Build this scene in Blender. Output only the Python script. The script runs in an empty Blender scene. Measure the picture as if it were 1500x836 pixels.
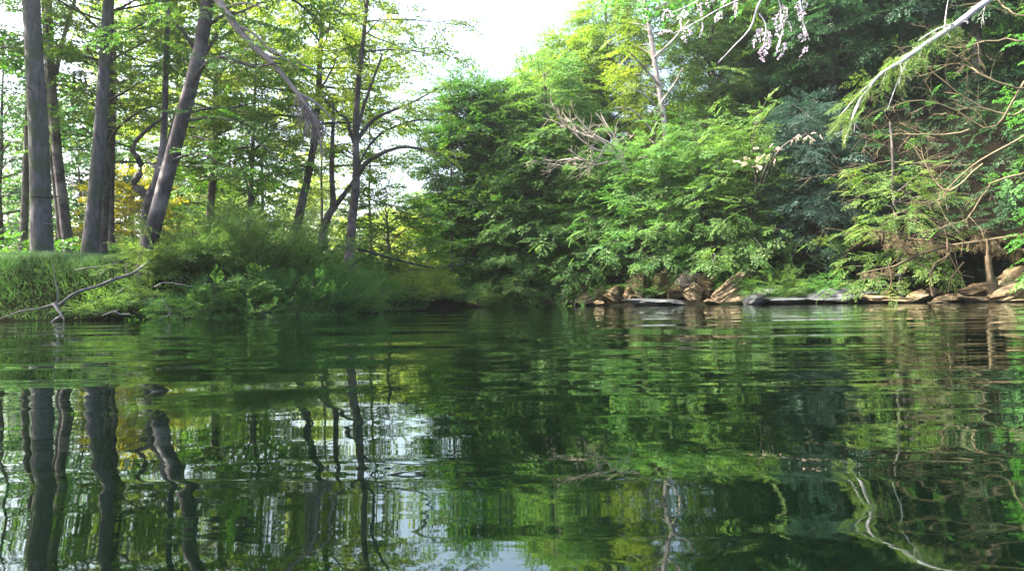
import bpy, math
import numpy as np
from mathutils import noise as mnoise, Vector

sc = bpy.context.scene
COL = sc.collection
rad = math.radians

# ------------------------------------------------------------------ camera maths
FPX = 1083.0
CAM = np.array([0.0, 0.0, 0.30])
PITCH, ROLL = rad(1.164), rad(0.8)
Fv = np.array([0, math.cos(PITCH), math.sin(PITCH)])
R0 = np.array([1.0, 0, 0])
U0 = np.array([0, -math.sin(PITCH), math.cos(PITCH)])
Rv = math.cos(ROLL) * R0 - math.sin(ROLL) * U0
Uv = math.sin(ROLL) * R0 + math.cos(ROLL) * U0


def at(px, py, Y):
    """the world point Y metres ahead that the photograph shows at (px, py)"""
    d = Fv * FPX + Rv * (px - 750) + Uv * (418 - py)
    return CAM + d * (Y / d[1])


def wr(px_width, Y):
    return px_width * 0.5 / FPX * Y


def dome(f):
    return 0.55 * math.sqrt(max(0.0, 1 - (0.97 * f) ** 2)) + 0.45 * math.sqrt(max(0.02, math.sin(math.pi * min(1, 0.25 + 0.72 * f))))


def unit(v):
    v = np.asarray(v, float)
    return v / (np.linalg.norm(v) + 1e-9)


def ss(a, b, x):
    t = np.clip((x - a) / (b - a), 0, 1)
    return t * t * (3 - 2 * t)


# ------------------------------------------------------------------ mesh building
class MB:
    def __init__(s):
        s.v, s.f, s.t, s.n = [], [], [], 0

    def add(s, v, f, t=None):
        v = np.asarray(v, np.float32)
        f = np.asarray(f, np.int64)
        s.v.append(v)
        s.f.append(f + s.n)
        s.t.append(np.full(len(f), 0.5, np.float32) if t is None else np.asarray(t, np.float32))
        s.n += len(v)

    def tube(s, pts, rr, sides=6, wob=0.0, rng=None):
        pts = np.asarray(pts, float)
        rr = np.broadcast_to(np.asarray(rr, float), (len(pts),)).copy()
        n = len(pts)
        tg = np.gradient(pts, axis=0)
        tg /= np.linalg.norm(tg, axis=1, keepdims=True) + 1e-9
        ref = np.array([0.0, 0, 1]) if abs(tg[0, 2]) < 0.8 else np.array([1.0, 0, 0])
        a = np.cross(tg, ref)
        a /= np.linalg.norm(a, axis=1, keepdims=True) + 1e-9
        b = np.cross(tg, a)
        th = np.arange(sides) / sides * 2 * math.pi
        ring = np.cos(th)[None, :, None] * a[:, None, :] + np.sin(th)[None, :, None] * b[:, None, :]
        R = rr[:, None] * np.ones((1, sides))
        if wob and rng is not None:
            lob = rng.normal(0, wob, (1, sides)) + rng.normal(0, wob * 0.5, (n, sides))
            R = R * (1 + lob)
        v = (pts[:, None, :] + ring * R[:, :, None]).reshape(-1, 3)
        i = np.arange(n - 1)[:, None] * sides
        j = np.arange(sides)[None, :]
        k = (j + 1) % sides
        f = np.stack([i + j, i + k, i + sides + k, i + sides + j], -1).reshape(-1, 4)
        s.add(v, f)

    def build(s, name, mat, parent=None, smooth=True, origin=None):
        me = bpy.data.meshes.new(name)
        if s.v:
            v = np.concatenate(s.v)
            if origin is not None:
                v = v - np.asarray(origin, np.float32)
            f = np.concatenate(s.f)
            t = np.concatenate(s.t)
            me.vertices.add(len(v))
            me.vertices.foreach_set('co', v.astype(np.float32).ravel())
            me.loops.add(len(f) * 4)
            me.loops.foreach_set('vertex_index', f.astype(np.int32).ravel())
            me.polygons.add(len(f))
            me.polygons.foreach_set('loop_start', (np.arange(len(f)) * 4).astype(np.int32))
            at_ = me.attributes.new('tint', 'FLOAT', 'FACE')
            at_.data.foreach_set('value', t.astype(np.float32))
            me.polygons.foreach_set('use_smooth', np.full(len(f), smooth))
            me.update(calc_edges=True)
        me.materials.append(mat)
        o = bpy.data.objects.new(name, me)
        COL.objects.link(o)
        if parent is not None:
            o.parent = parent
        elif origin is not None:
            o.location = origin
        return o


def tag(o, label=None, cat=None, group=None, kind=None):
    if label: o['label'] = label
    if cat: o['category'] = cat
    if group: o['group'] = group
    if kind: o['kind'] = kind
    return o


def empty(name, loc, label, cat, group=None):
    o = bpy.data.objects.new(name, None)
    o.empty_display_size = 0.3
    COL.objects.link(o)
    o.location = loc
    return tag(o, label, cat, group)


def copy_thing(root, loc, rotz, scale, label, group=None):
    r = root.copy()
    COL.objects.link(r)
    r.location = loc
    r.rotation_euler = (0, 0, rotz)
    r.scale = scale if hasattr(scale, '__len__') else (scale,) * 3
    r['label'] = label
    if group: r['group'] = group
    for ch in list(root.children):
        c = ch.copy()
        COL.objects.link(c)
        c.parent = r
        for g in list(ch.children):
            d = g.copy()
            COL.objects.link(d)
            d.parent = c
    return r


# ------------------------------------------------------------------ materials
def nm(name):
    m = bpy.data.materials.new(name)
    m.use_nodes = True
    nt = m.node_tree
    nt.nodes.clear()
    out = nt.nodes.new('ShaderNodeOutputMaterial')
    return m, nt, out


def leaf_mat(name, dark, mid, light, trans=0.38, tcol=None, rough=0.5):
    m, nt, out = nm(name)
    N, L = nt.nodes, nt.links
    a = N.new('ShaderNodeAttribute'); a.attribute_name = 'tint'
    r = N.new('ShaderNodeValToRGB')
    e = r.color_ramp.elements
    e[0].position = 0.0; e[0].color = (*dark, 1)
    e[1].position = 1.0; e[1].color = (*light, 1)
    k = e.new(0.5); k.color = (*mid, 1)
    L.new(a.outputs['Fac'], r.inputs['Fac'])
    oi = N.new('ShaderNodeObjectInfo')
    hs = N.new('ShaderNodeHueSaturation')
    mr = N.new('ShaderNodeMapRange')
    mr.inputs['To Min'].default_value = 0.485; mr.inputs['To Max'].default_value = 0.515
    L.new(oi.outputs['Random'], mr.inputs['Value'])
    L.new(mr.outputs['Result'], hs.inputs['Hue'])
    L.new(r.outputs['Color'], hs.inputs['Color'])
    p = N.new('ShaderNodeBsdfPrincipled')
    p.inputs['Roughness'].default_value = rough
    p.inputs['Specular IOR Level'].default_value = 0.35
    L.new(hs.outputs['Color'], p.inputs['Base Color'])
    t = N.new('ShaderNodeBsdfTranslucent')
    mx = N.new('ShaderNodeMix'); mx.data_type = 'RGBA'; mx.blend_type = 'MULTIPLY'
    mx.inputs[0].default_value = 1.0
    L.new(hs.outputs['Color'], mx.inputs[6])
    mx.inputs[7].default_value = (*(tcol or (2.3, 1.9, 0.8)), 1)
    L.new(mx.outputs[2], t.inputs['Color'])
    s = N.new('ShaderNodeMixShader'); s.inputs[0].default_value = trans
    L.new(p.outputs[0], s.inputs[1]); L.new(t.outputs[0], s.inputs[2])
    L.new(s.outputs[0], out.inputs['Surface'])
    return m


def bark_mat(name, c1, c2, c3=None, scale=6.0, stretch=0.25, bump=0.6, moss=0.0):
    m, nt, out = nm(name)
    N, L = nt.nodes, nt.links
    tc = N.new('ShaderNodeTexCoord')
    mp = N.new('ShaderNodeMapping'); mp.inputs['Scale'].default_value = (1, 1, stretch)
    L.new(tc.outputs['Object'], mp.inputs['Vector'])
    n1 = N.new('ShaderNodeTexNoise'); n1.inputs['Scale'].default_value = scale * 4
    n1.inputs['Detail'].default_value = 8
    L.new(mp.outputs[0], n1.inputs['Vector'])
    n2 = N.new('ShaderNodeTexNoise'); n2.inputs['Scale'].default_value = scale * 0.5
    n2.inputs['Detail'].default_value = 5
    L.new(tc.outputs['Object'], n2.inputs['Vector'])
    r = N.new('ShaderNodeValToRGB')
    r.color_ramp.elements[0].position = 0.3; r.color_ramp.elements[0].color = (*c1, 1)
    r.color_ramp.elements[1].position = 0.7; r.color_ramp.elements[1].color = (*c2, 1)
    L.new(n1.outputs['Fac'], r.inputs['Fac'])
    mx = N.new('ShaderNodeMix'); mx.data_type = 'RGBA'
    r2 = N.new('ShaderNodeValToRGB')
    r2.color_ramp.elements[0].position = 0.46; r2.color_ramp.elements[1].position = 0.6
    L.new(n2.outputs['Fac'], r2.inputs['Fac'])
    L.new(r2.outputs['Color'], mx.inputs[0])
    L.new(r.outputs['Color'], mx.inputs[6])
    mx.inputs[7].default_value = (*(c3 or c2), 1)
    p = N.new('ShaderNodeBsdfPrincipled'); p.inputs['Roughness'].default_value = 0.85
    p.inputs['Specular IOR Level'].default_value = 0.2
    L.new(mx.outputs[2], p.inputs['Base Color'])
    b = N.new('ShaderNodeBump'); b.inputs['Strength'].default_value = bump; b.inputs['Distance'].default_value = 0.03
    L.new(n1.outputs['Fac'], b.inputs['Height']); L.new(b.outputs[0], p.inputs['Normal'])
    L.new(p.outputs[0], out.inputs['Surface'])
    return m


def rock_mat(name, c1, c2, c3, tilt=0.5, scale=2.2, wet=False):
    m, nt, out = nm(name)
    N, L = nt.nodes, nt.links
    tc = N.new('ShaderNodeTexCoord')
    mp = N.new('ShaderNodeMapping')
    mp.inputs['Rotation'].default_value = (0.2, tilt, 0.3)
    mp.inputs['Scale'].default_value = (0.5, 0.5, 4.0)
    L.new(tc.outputs['Object'], mp.inputs['Vector'])
    n1 = N.new('ShaderNodeTexNoise'); n1.inputs['Scale'].default_value = scale; n1.inputs['Detail'].default_value = 9
    n1.inputs['Roughness'].default_value = 0.65
    L.new(mp.outputs[0], n1.inputs['Vector'])
    n2 = N.new('ShaderNodeTexNoise'); n2.inputs['Scale'].default_value = 3.0; n2.inputs['Detail'].default_value = 7
    L.new(tc.outputs['Object'], n2.inputs['Vector'])
    r = N.new('ShaderNodeValToRGB')
    e = r.color_ramp.elements
    e[0].position = 0.32; e[0].color = (*c1, 1)
    e[1].position = 0.68; e[1].color = (*c3, 1)
    k = e.new(0.5); k.color = (*c2, 1)
    L.new(n1.outputs['Fac'], r.inputs['Fac'])
    mx = N.new('ShaderNodeMix'); mx.data_type = 'RGBA'
    r2 = N.new('ShaderNodeValToRGB')
    r2.color_ramp.elements[0].position = 0.5; r2.color_ramp.elements[1].position = 0.66
    L.new(n2.outputs['Fac'], r2.inputs['Fac']); L.new(r2.outputs['Color'], mx.inputs[0])
    L.new(r.outputs['Color'], mx.inputs[6]); mx.inputs[7].default_value = (*c1, 1)
    p = N.new('ShaderNodeBsdfPrincipled'); p.inputs['Roughness'].default_value = 0.45 if wet else 0.8
    p.inputs['Specular IOR Level'].default_value = 0.5 if wet else 0.25
    ge = N.new('ShaderNodeNewGeometry'); sx = N.new('ShaderNodeSeparateXYZ'); L.new(ge.outputs['Position'], sx.inputs[0])
    n3 = N.new('ShaderNodeTexNoise'); n3.inputs['Scale'].default_value = 5; L.new(ge.outputs['Position'], n3.inputs['Vector'])
    ad = N.new('ShaderNodeMath'); ad.operation = 'MULTIPLY_ADD'; ad.inputs[1].default_value = -0.16; L.new(n3.outputs['Fac'], ad.inputs[0]); L.new(sx.outputs['Z'], ad.inputs[2])
    wm = N.new('ShaderNodeMapRange'); wm.inputs['From Min'].default_value = -0.03; wm.inputs['From Max'].default_value = 0.04
    wm.inputs['To Min'].default_value = 0.28; wm.inputs['To Max'].default_value = 1.0; L.new(ad.outputs[0], wm.inputs['Value'])
    wet_ = N.new('ShaderNodeMix'); wet_.data_type = 'RGBA'; wet_.blend_type = 'MULTIPLY'; wet_.inputs[0].default_value = 1
    ms = N.new('ShaderNodeMix'); ms.data_type = 'RGBA'; ms.inputs[7].default_value = (0.035, 0.055, 0.018, 1)
    n4 = N.new('ShaderNodeTexNoise'); n4.inputs['Scale'].default_value = 2.2; n4.inputs['Detail'].default_value = 6; L.new(ge.outputs['Position'], n4.inputs['Vector'])
    r4 = N.new('ShaderNodeMapRange'); r4.inputs['From Min'].default_value = 0.54; r4.inputs['From Max'].default_value = 0.66; r4.inputs['To Max'].default_value = 0.8
    L.new(n4.outputs['Fac'], r4.inputs['Value']); L.new(r4.outputs['Result'], ms.inputs[0]); L.new(mx.outputs[2], ms.inputs[6])
    L.new(ms.outputs[2], wet_.inputs[6]); L.new(wm.outputs['Result'], wet_.inputs[7])
    L.new(wet_.outputs[2], p.inputs['Base Color'])
    b = N.new('ShaderNodeBump'); b.inputs['Strength'].default_value = 0.8; b.inputs['Distance'].default_value = 0.12
    L.new(n1.outputs['Fac'], b.inputs['Height']); L.new(b.outputs[0], p.inputs['Normal'])
    L.new(p.outputs[0], out.inputs['Surface'])
    return m


def soil_mat(name, c1, c2, c3):
    m, nt, out = nm(name)
    N, L = nt.nodes, nt.links
    tc = N.new('ShaderNodeTexCoord')
    n1 = N.new('ShaderNodeTexNoise'); n1.inputs['Scale'].default_value = 0.6; n1.inputs['Detail'].default_value = 8
    n2 = N.new('ShaderNodeTexNoise'); n2.inputs['Scale'].default_value = 14; n2.inputs['Detail'].default_value = 8
    L.new(tc.outputs['Object'], n1.inputs['Vector']); L.new(tc.outputs['Object'], n2.inputs['Vector'])
    r = N.new('ShaderNodeValToRGB')
    r.color_ramp.elements[0].position = 0.35; r.color_ramp.elements[0].color = (*c1, 1)
    r.color_ramp.elements[1].position = 0.68; r.color_ramp.elements[1].color = (*c2, 1)
    L.new(n2.outputs['Fac'], r.inputs['Fac'])
    mx = N.new('ShaderNodeMix'); mx.data_type = 'RGBA'
    r2 = N.new('ShaderNodeValToRGB')
    r2.color_ramp.elements[0].position = 0.45; r2.color_ramp.elements[1].position = 0.6
    L.new(n1.outputs['Fac'], r2.inputs['Fac']); L.new(r2.outputs['Color'], mx.inputs[0])
    L.new(r.outputs['Color'], mx.inputs[6]); mx.inputs[7].default_value = (*c3, 1)
    p = N.new('ShaderNodeBsdfPrincipled'); p.inputs['Roughness'].default_value = 0.95
    p.inputs['Specular IOR Level'].default_value = 0.0
    L.new(mx.outputs[2], p.inputs['Base Color'])
    b = N.new('ShaderNodeBump'); b.inputs['Strength'].default_value = 0.8; b.inputs['Distance'].default_value = 0.05
    L.new(n2.outputs['Fac'], b.inputs['Height']); L.new(b.outputs[0], p.inputs['Normal'])
    L.new(p.outputs[0], out.inputs['Surface'])
    return m


M = {}
M['beech'] = leaf_mat('beech_leaf', (0.030, 0.085, 0.018), (0.052, 0.135, 0.026), (0.092, 0.185, 0.036), 0.44, (1.8, 1.8, 0.7))
M['lime'] = leaf_mat('yellow_green_leaf', (0.055, 0.120, 0.016), (0.095, 0.180, 0.024), (0.170, 0.235, 0.035), 0.50, (1.75, 1.75, 0.6))
M['sunlit_paint'] = leaf_mat('sunlit_painted_leaf', (0.10, 0.17, 0.03), (0.16, 0.235, 0.045), (0.24, 0.29, 0.07), 0.5, (1.5, 1.5, 0.6))  # paler yellow-green copy: sunlight and haze painted into the leaf colour
M['gold'] = leaf_mat('golden_leaf', (0.15, 0.15, 0.012), (0.24, 0.22, 0.018), (0.34, 0.29, 0.03), 0.45, (1.5, 1.4, 0.6))
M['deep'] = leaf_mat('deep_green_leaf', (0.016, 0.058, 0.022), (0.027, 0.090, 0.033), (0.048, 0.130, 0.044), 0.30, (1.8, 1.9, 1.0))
M['blue'] = leaf_mat('blue_green_needle', (0.018, 0.050, 0.038), (0.030, 0.076, 0.056), (0.055, 0.115, 0.080), 0.22, (1.4, 1.7, 1.3))
M['hem'] = leaf_mat('bright_spray_leaf', (0.038, 0.105, 0.026), (0.076, 0.180, 0.044), (0.150, 0.245, 0.078), 0.40, (1.7, 1.8, 0.8))
M['fresh'] = leaf_mat('fresh_leaf', (0.045, 0.140, 0.035), (0.070, 0.200, 0.050), (0.110, 0.250, 0.070), 0.40, (1.7, 1.9, 0.9))
M['olive'] = leaf_mat('olive_leaf', (0.050, 0.110, 0.020), (0.095, 0.180, 0.034), (0.175, 0.245, 0.065), 0.35, (1.8, 1.8, 0.8))
M['pale'] = leaf_mat('overexposed_lilac_leaf', (0.56, 0.46, 0.55), (0.66, 0.56, 0.66), (0.74, 0.66, 0.73), 0.35, (1.1, 1.0, 1.1))  # overexposure painted into the leaf colour
M['blush'] = leaf_mat('pale_pink_leaf', (0.62, 0.48, 0.44), (0.74, 0.58, 0.52), (0.80, 0.66, 0.56), 0.35, (1.1, 1.0, 0.9))
M['shrub'] = leaf_mat('shrub_leaf', (0.034, 0.095, 0.032), (0.064, 0.155, 0.048), (0.115, 0.215, 0.072), 0.42)
M['grass'] = leaf_mat('grass_blade', (0.032, 0.090, 0.028), (0.056, 0.140, 0.042), (0.105, 0.185, 0.060), 0.30, (1.7, 1.7, 0.8))
M['debris'] = leaf_mat('dry_debris', (0.11, 0.075, 0.04), (0.20, 0.145, 0.08), (0.30, 0.23, 0.13), 0.15, (1.2, 1.1, 0.8))
M['bark_grey'] = bark_mat('grey_bark', (0.045, 0.044, 0.053), (0.125, 0.118, 0.135), (0.055, 0.068, 0.048), 3.2, 0.3, 0.9)
M['bark_brown'] = bark_mat('brown_bark', (0.035, 0.029, 0.031), (0.085, 0.072, 0.074), (0.13, 0.115, 0.11), 5, 0.22, 0.7)
M['bark_dark'] = bark_mat('dark_bark', (0.022, 0.020, 0.026), (0.06, 0.052, 0.056), (0.09, 0.08, 0.08), 6, 0.3, 0.7)
M['bark_two'] = bark_mat('patchy_bark', (0.030, 0.025, 0.032), (0.075, 0.064, 0.07), (0.20, 0.175, 0.18), 2.4, 0.35, 0.6)
M['bark_pale'] = bark_mat('pale_bark', (0.30, 0.25, 0.24), (0.48, 0.42, 0.40), (0.20, 0.16, 0.15), 5, 0.4, 0.3)
M['dead_pale'] = bark_mat('bleached_wood', (0.28, 0.24, 0.20), (0.44, 0.38, 0.32), (0.34, 0.29, 0.25), 5, 0.4, 0.3)
M['dead_grey'] = bark_mat('grey_dead_wood', (0.11, 0.10, 0.105), (0.21, 0.19, 0.20), (0.15, 0.135, 0.14), 6, 0.4, 0.4)
M['white_limb'] = bark_mat('white_limb', (0.36, 0.34, 0.37), (0.54, 0.52, 0.56), (0.42, 0.40, 0.43), 5, 0.5, 0.2)
M['twig_tan'] = bark_mat('tan_twig', (0.10, 0.08, 0.05), (0.26, 0.21, 0.13), (0.15, 0.125, 0.075), 8, 0.5, 0.4)
M['root'] = bark_mat('root_bark', (0.06, 0.044, 0.027), (0.19, 0.14, 0.088), (0.11, 0.084, 0.052), 7, 0.5, 0.7)
M['band'] = bark_mat('dark_band', (0.02, 0.015, 0.02), (0.04, 0.03, 0.035), None, 9, 1, 0.2)
M['rock_tan'] = rock_mat('tan_rock', (0.05, 0.036, 0.023), (0.17, 0.122, 0.07), (0.40, 0.31, 0.20), 0.9)
M['rock_brown'] = rock_mat('brown_rock', (0.025, 0.018, 0.012), (0.10, 0.068, 0.036), (0.28, 0.20, 0.11), 0.4)
M['rock_pale'] = rock_mat('pale_rock', (0.16, 0.12, 0.09), (0.36, 0.29, 0.25), (0.55, 0.47, 0.42), 0.2, 1.6)
M['rock_grey'] = rock_mat('grey_rock', (0.03, 0.033, 0.037), (0.062, 0.066, 0.074), (0.11, 0.116, 0.126), 0.1, 1.4, False)
M['soil'] = soil_mat('forest_floor', (0.004, 0.0035, 0.003), (0.012, 0.010, 0.007), (0.007, 0.010, 0.005))  # near-black tone carries the shade under the trees
M['earth'] = soil_mat('bank_earth', (0.003, 0.0026, 0.002), (0.009, 0.007, 0.005), (0.005, 0.0045, 0.003))  # shade of the hollow painted in as near-black earth


# ------------------------------------------------------------------ terrain
SHORE = np.array([(-16, -60), (-15.5, -10), (-15, 5), (-14, 12.5), (-12, 15.6), (-9, 16.4), (-7, 17.0), (-5, 18.2),
                  (-4.2, 21.5), (-3.0, 25), (-1.7, 28), (-1.3, 33), (-1.2, 40), (-2.2, 47), (-0.2, 49), (1.0, 41), (1.9, 36.8),
                  (4.5, 33.2), (7.2, 31.2), (10.5, 30.0), (13.4, 29.0), (16.5, 27.8), (18.6, 26.0), (21, 21), (24, 10),
                  (27, -10), (28, -60)], float)


def shore_dist(x, y):
    """signed distance to the river's edge: positive on land"""
    x = np.asarray(x, float); y = np.asarray(y, float)
    P = np.stack([x, y], -1)
    best = np.full(x.shape, 1e9)
    inside = np.zeros(x.shape, bool)
    n = len(SHORE)
    for i in range(n):
        a, b = SHORE[i], SHORE[(i + 1) % n]
        ab = b - a
        t = np.clip(((P - a) @ ab) / (ab @ ab), 0, 1)
        q = a + t[..., None] * ab
        best = np.minimum(best, np.linalg.norm(P - q, axis=-1))
        c = ((a[1] > y) != (b[1] > y)) & (x < (b[0] - a[0]) * (y - a[1]) / (b[1] - a[1] + 1e-12) + a[0])
        inside ^= c
    return np.where(inside, -best, best)


def height(x, y):
    x = np.asarray(x, float); y = np.asarray(y, float)
    d = shore_dist(x, y)
    dp = np.maximum(d, 0)
    w = ss(-1.5, 3.5, x + 0 * y)
    hl = 1.50 - 0.75 * ss(-7.5, -2.0, x)
    zl = hl * ss(-0.1, 2.3, d) ** 0.9 + 0.012 * np.maximum(dp - 2, 0) + 0.06 * np.sin(x * 0.9) * np.sin(y * 0.7 + 1) * ss(0.5, 3, d)
    steep = ss(11.5, 14.0, x)  # slope steepened here to turn a dark face to the camera
    zr = 0.22 * ss(0, 0.6, d) + (0.9 + 1.3 * steep) * ss(1.0 + 0.3 * steep, 2.6 - 0.5 * steep, d) + (0.52 + 0.75 * steep) * np.clip(d - 2.4, 0, 6) + 0.52 * np.clip(d - 8.4, 0, 16) + 0.1 * np.clip(d - 24.4, 0, 60)
    zr = zr + 0.25 * np.sin(x * 0.55 + 0.3) * np.sin(y * 0.48) * ss(2, 6, d)
    z = zl * (1 - w) + zr * w
    return np.where(d < 0, -0.9 * ss(0, 1.6, -d) - 0.02, z)


def gz(x, y):
    return float(height(np.array([x]), np.array([y]))[0])


def axis(lo, hi, far, step):
    inner = np.arange(lo, hi + 1e-6, step)
    out = step * np.cumsum(1.22 ** np.arange(1, 40))
    l = lo - out[out < far]; r = hi + out[out < far]
    return np.concatenate([l[::-1], inner, r])


gx, gy = axis(-26, 30, 230, 0.4), axis(10, 56, 230, 0.4)
GX, GY = np.meshgrid(gx, gy)
GZ = height(GX, GY)
mb = MB()
nx, ny = len(gx), len(gy)
i = np.arange(ny - 1)[:, None] * nx + np.arange(nx - 1)[None, :]
mb.add(np.stack([GX, GY, GZ], -1).reshape(-1, 3), np.stack([i, i + 1, i + nx + 1, i + nx], -1).reshape(-1, 4))
tag(mb.build('ground', M['soil']), 'forest floor and river banks under the trees, painted shade-dark', kind='structure')

# ------------------------------------------------------------------ water
m, nt, out = nm('river_water')
N, L = nt.nodes, nt.links
tc = N.new('ShaderNodeTexCoord')


def wave(scale, sx, sy, rot, detail, dist):
    mp = N.new('ShaderNodeMapping')
    mp.inputs['Scale'].default_value = (sx, sy, 1); mp.inputs['Rotation'].default_value = (0, 0, rot)
    L.new(tc.outputs['Object'], mp.inputs['Vector'])
    n = N.new('ShaderNodeTexNoise'); n.inputs['Scale'].default_value = scale
    n.inputs['Detail'].default_value = detail; n.inputs['Distortion'].default_value = dist
    L.new(mp.outputs[0], n.inputs['Vector'])
    return n.outputs['Fac']


def mul(a, k):
    q = N.new('ShaderNodeMath'); q.operation = 'MULTIPLY'
    L.new(a, q.inputs[0])
    if isinstance(k, (int, float)): q.inputs[1].default_value = k
    else: L.new(k, q.inputs[1])
    return q.outputs[0]


def addn(a, b):
    q = N.new('ShaderNodeMath'); q.operation = 'ADD'
    L.new(a, q.inputs[0]); L.new(b, q.inputs[1])
    return q.outputs[0]


swell = mul(wave(0.9, 0.42, 1.0, 0.12, 0.0, 0.7), 0.026)
chop = mul(wave(3.0, 0.32, 1.0, -0.12, 0.6, 0.8), 0.0034)
fine = mul(wave(13.0, 0.35, 1.0, 0.1, 2.0, 0.4), 0.00018)
patch = N.new('ShaderNodeMapRange'); patch.inputs['From Min'].default_value = 0.46; patch.inputs['From Max'].default_value = 0.62
L.new(wave(0.16, 0.5, 1.2, 0.2, 2.0, 0.5), patch.inputs['Value'])
breeze = mul(mul(wave(9.0, 0.28, 1.0, 0.05, 2.0, 0.2), 0.0016), patch.outputs['Result'])
hgt = addn(addn(swell, chop), addn(fine, breeze))
bp = N.new('ShaderNodeBump'); bp.inputs['Strength'].default_value = 1.0; bp.inputs['Distance'].default_value = 1.0
L.new(hgt, bp.inputs['Height'])
df = N.new('ShaderNodeBsdfDiffuse'); df.inputs['Color'].default_value = (0.0006, 0.0022, 0.0010, 1)
gl = N.new('ShaderNodeBsdfGlossy'); gl.inputs['Roughness'].default_value = 0.015
gl.inputs['Color'].default_value = (0.92, 1.0, 0.95, 1)
fr = N.new('ShaderNodeFresnel'); fr.inputs['IOR'].default_value = 1.65
L.new(bp.outputs[0], fr.inputs['Normal']); L.new(bp.outputs[0], gl.inputs['Normal'])
mx = N.new('ShaderNodeMixShader')
L.new(fr.outputs[0], mx.inputs[0]); L.new(df.outputs[0], mx.inputs[1]); L.new(gl.outputs[0], mx.inputs[2])
L.new(mx.outputs[0], out.inputs['Surface'])
mb = MB()
wx = np.linspace(-60, 60, 41); wy = np.linspace(-80, 60, 48)
WX, WY = np.meshgrid(wx, wy)
i = np.arange(47)[:, None] * 41 + np.arange(40)[None, :]
mb.add(np.stack([WX, WY, 0 * WX], -1).reshape(-1, 3), np.stack([i, i + 1, i + 42, i + 41], -1).reshape(-1, 4))
tag(mb.build('water', m), 'calm dark green river mirroring the trees', kind='structure')


# ------------------------------------------------------------------ foliage
def leaves(base, d, nrm, ln, wd, fold=0.25):
    """diamond leaves: arrays of base point, direction, normal, length, width"""
    side = np.cross(nrm, d)
    side /= np.linalg.norm(side, axis=1, keepdims=True) + 1e-9
    up = np.cross(d, side)
    ln = ln[:, None]; wd = wd[:, None]
    v0 = base
    v2 = base + d * ln - up * ln * 0.12
    mid = base + d * ln * 0.45
    v1 = mid + side * wd * 0.5 + up * wd * fold * 0.5
    v3 = mid - side * wd * 0.5 + up * wd * fold * 0.5
    v = np.stack([v0, v1, v2, v3], 1).reshape(-1, 3)
    f = np.arange(len(base) * 4).reshape(-1, 4)
    return v, f


def spray_proto(rng, nt=8, leaf=0.09, asp=0.55, droop=0.25, spread=0.5, dense=1.0, jit=0.35):
    B, D, Nn, S = [], [], [], []
    z = np.array([0, 0, 1.0])
    for k in range(nt + 1):
        s = 0.08 + 0.92 * k / nt
        if k < nt:
            sgn = 1 if k % 2 else -1
            ang = sgn * rng.uniform(0.6, 1.05)
            l = spread * (1 - 0.62 * s) * rng.uniform(0.75, 1.2)
        else:
            ang, l = rng.normal(0, 0.15), 0.22
        td = np.array([math.cos(ang), math.sin(ang), rng.normal(0, 0.12)])
        p0 = np.array([s * (0.82 if k < nt else 0.8), 0, 0])
        nl = max(2, int(l / (leaf * 0.62) * dense))
        for j in range(nl):
            u = (j + 0.6) / nl
            for sg in ((1, -1) if rng.random() < 0.75 else (1 if j % 2 else -1,)):
                a2 = ang + sg * rng.uniform(0.45, 1.0)
                B.append(p0 + td * l * u)
                D.append([math.cos(a2), math.sin(a2), rng.normal(-0.1, jit * 0.6)])
                Nn.append(z + rng.normal(0, jit, 3))
                S.append(leaf * rng.uniform(0.7, 1.25))
    B, D, Nn, S = np.array(B), np.array(D), np.array(Nn), np.array(S)
    r2 = B[:, 0] ** 2 + 0.8 * B[:, 1] ** 2
    B[:, 2] -= droop * r2
    D[:, 2] -= droop * 1.2 * B[:, 0]
    D /= np.linalg.norm(D, axis=1, keepdims=True)
    v, f = leaves(B, D, Nn, S, S * asp)
    return v.reshape(-1, 4, 3), rng.random(len(f))


PR = np.random.default_rng(11)
PROTO = {
    'broad': [spray_proto(PR, 7, 0.115, 0.6, 0.22, 0.55) for _ in range(8)],
    'fine': [spray_proto(PR, 8, 0.092, 0.52, 0.32, 0.5, 0.85) for _ in range(8)],
    'needle': [spray_proto(PR, 10, 0.085, 0.22, 0.45, 0.5, 1.25, 0.5) for _ in range(8)],
    'far': [spray_proto(PR, 5, 0.19, 0.65, 0.22, 0.55, 0.9) for _ in range(6)],
    'tuft': [spray_proto(PR, 8, 0.085, 0.32, -0.25, 0.4, 1.1, 0.6) for _ in range(8)],
    'maple': [spray_proto(PR, 5, 0.16, 0.75, 0.3, 0.5, 0.9, 0.5) for _ in range(6)],
}


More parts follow.
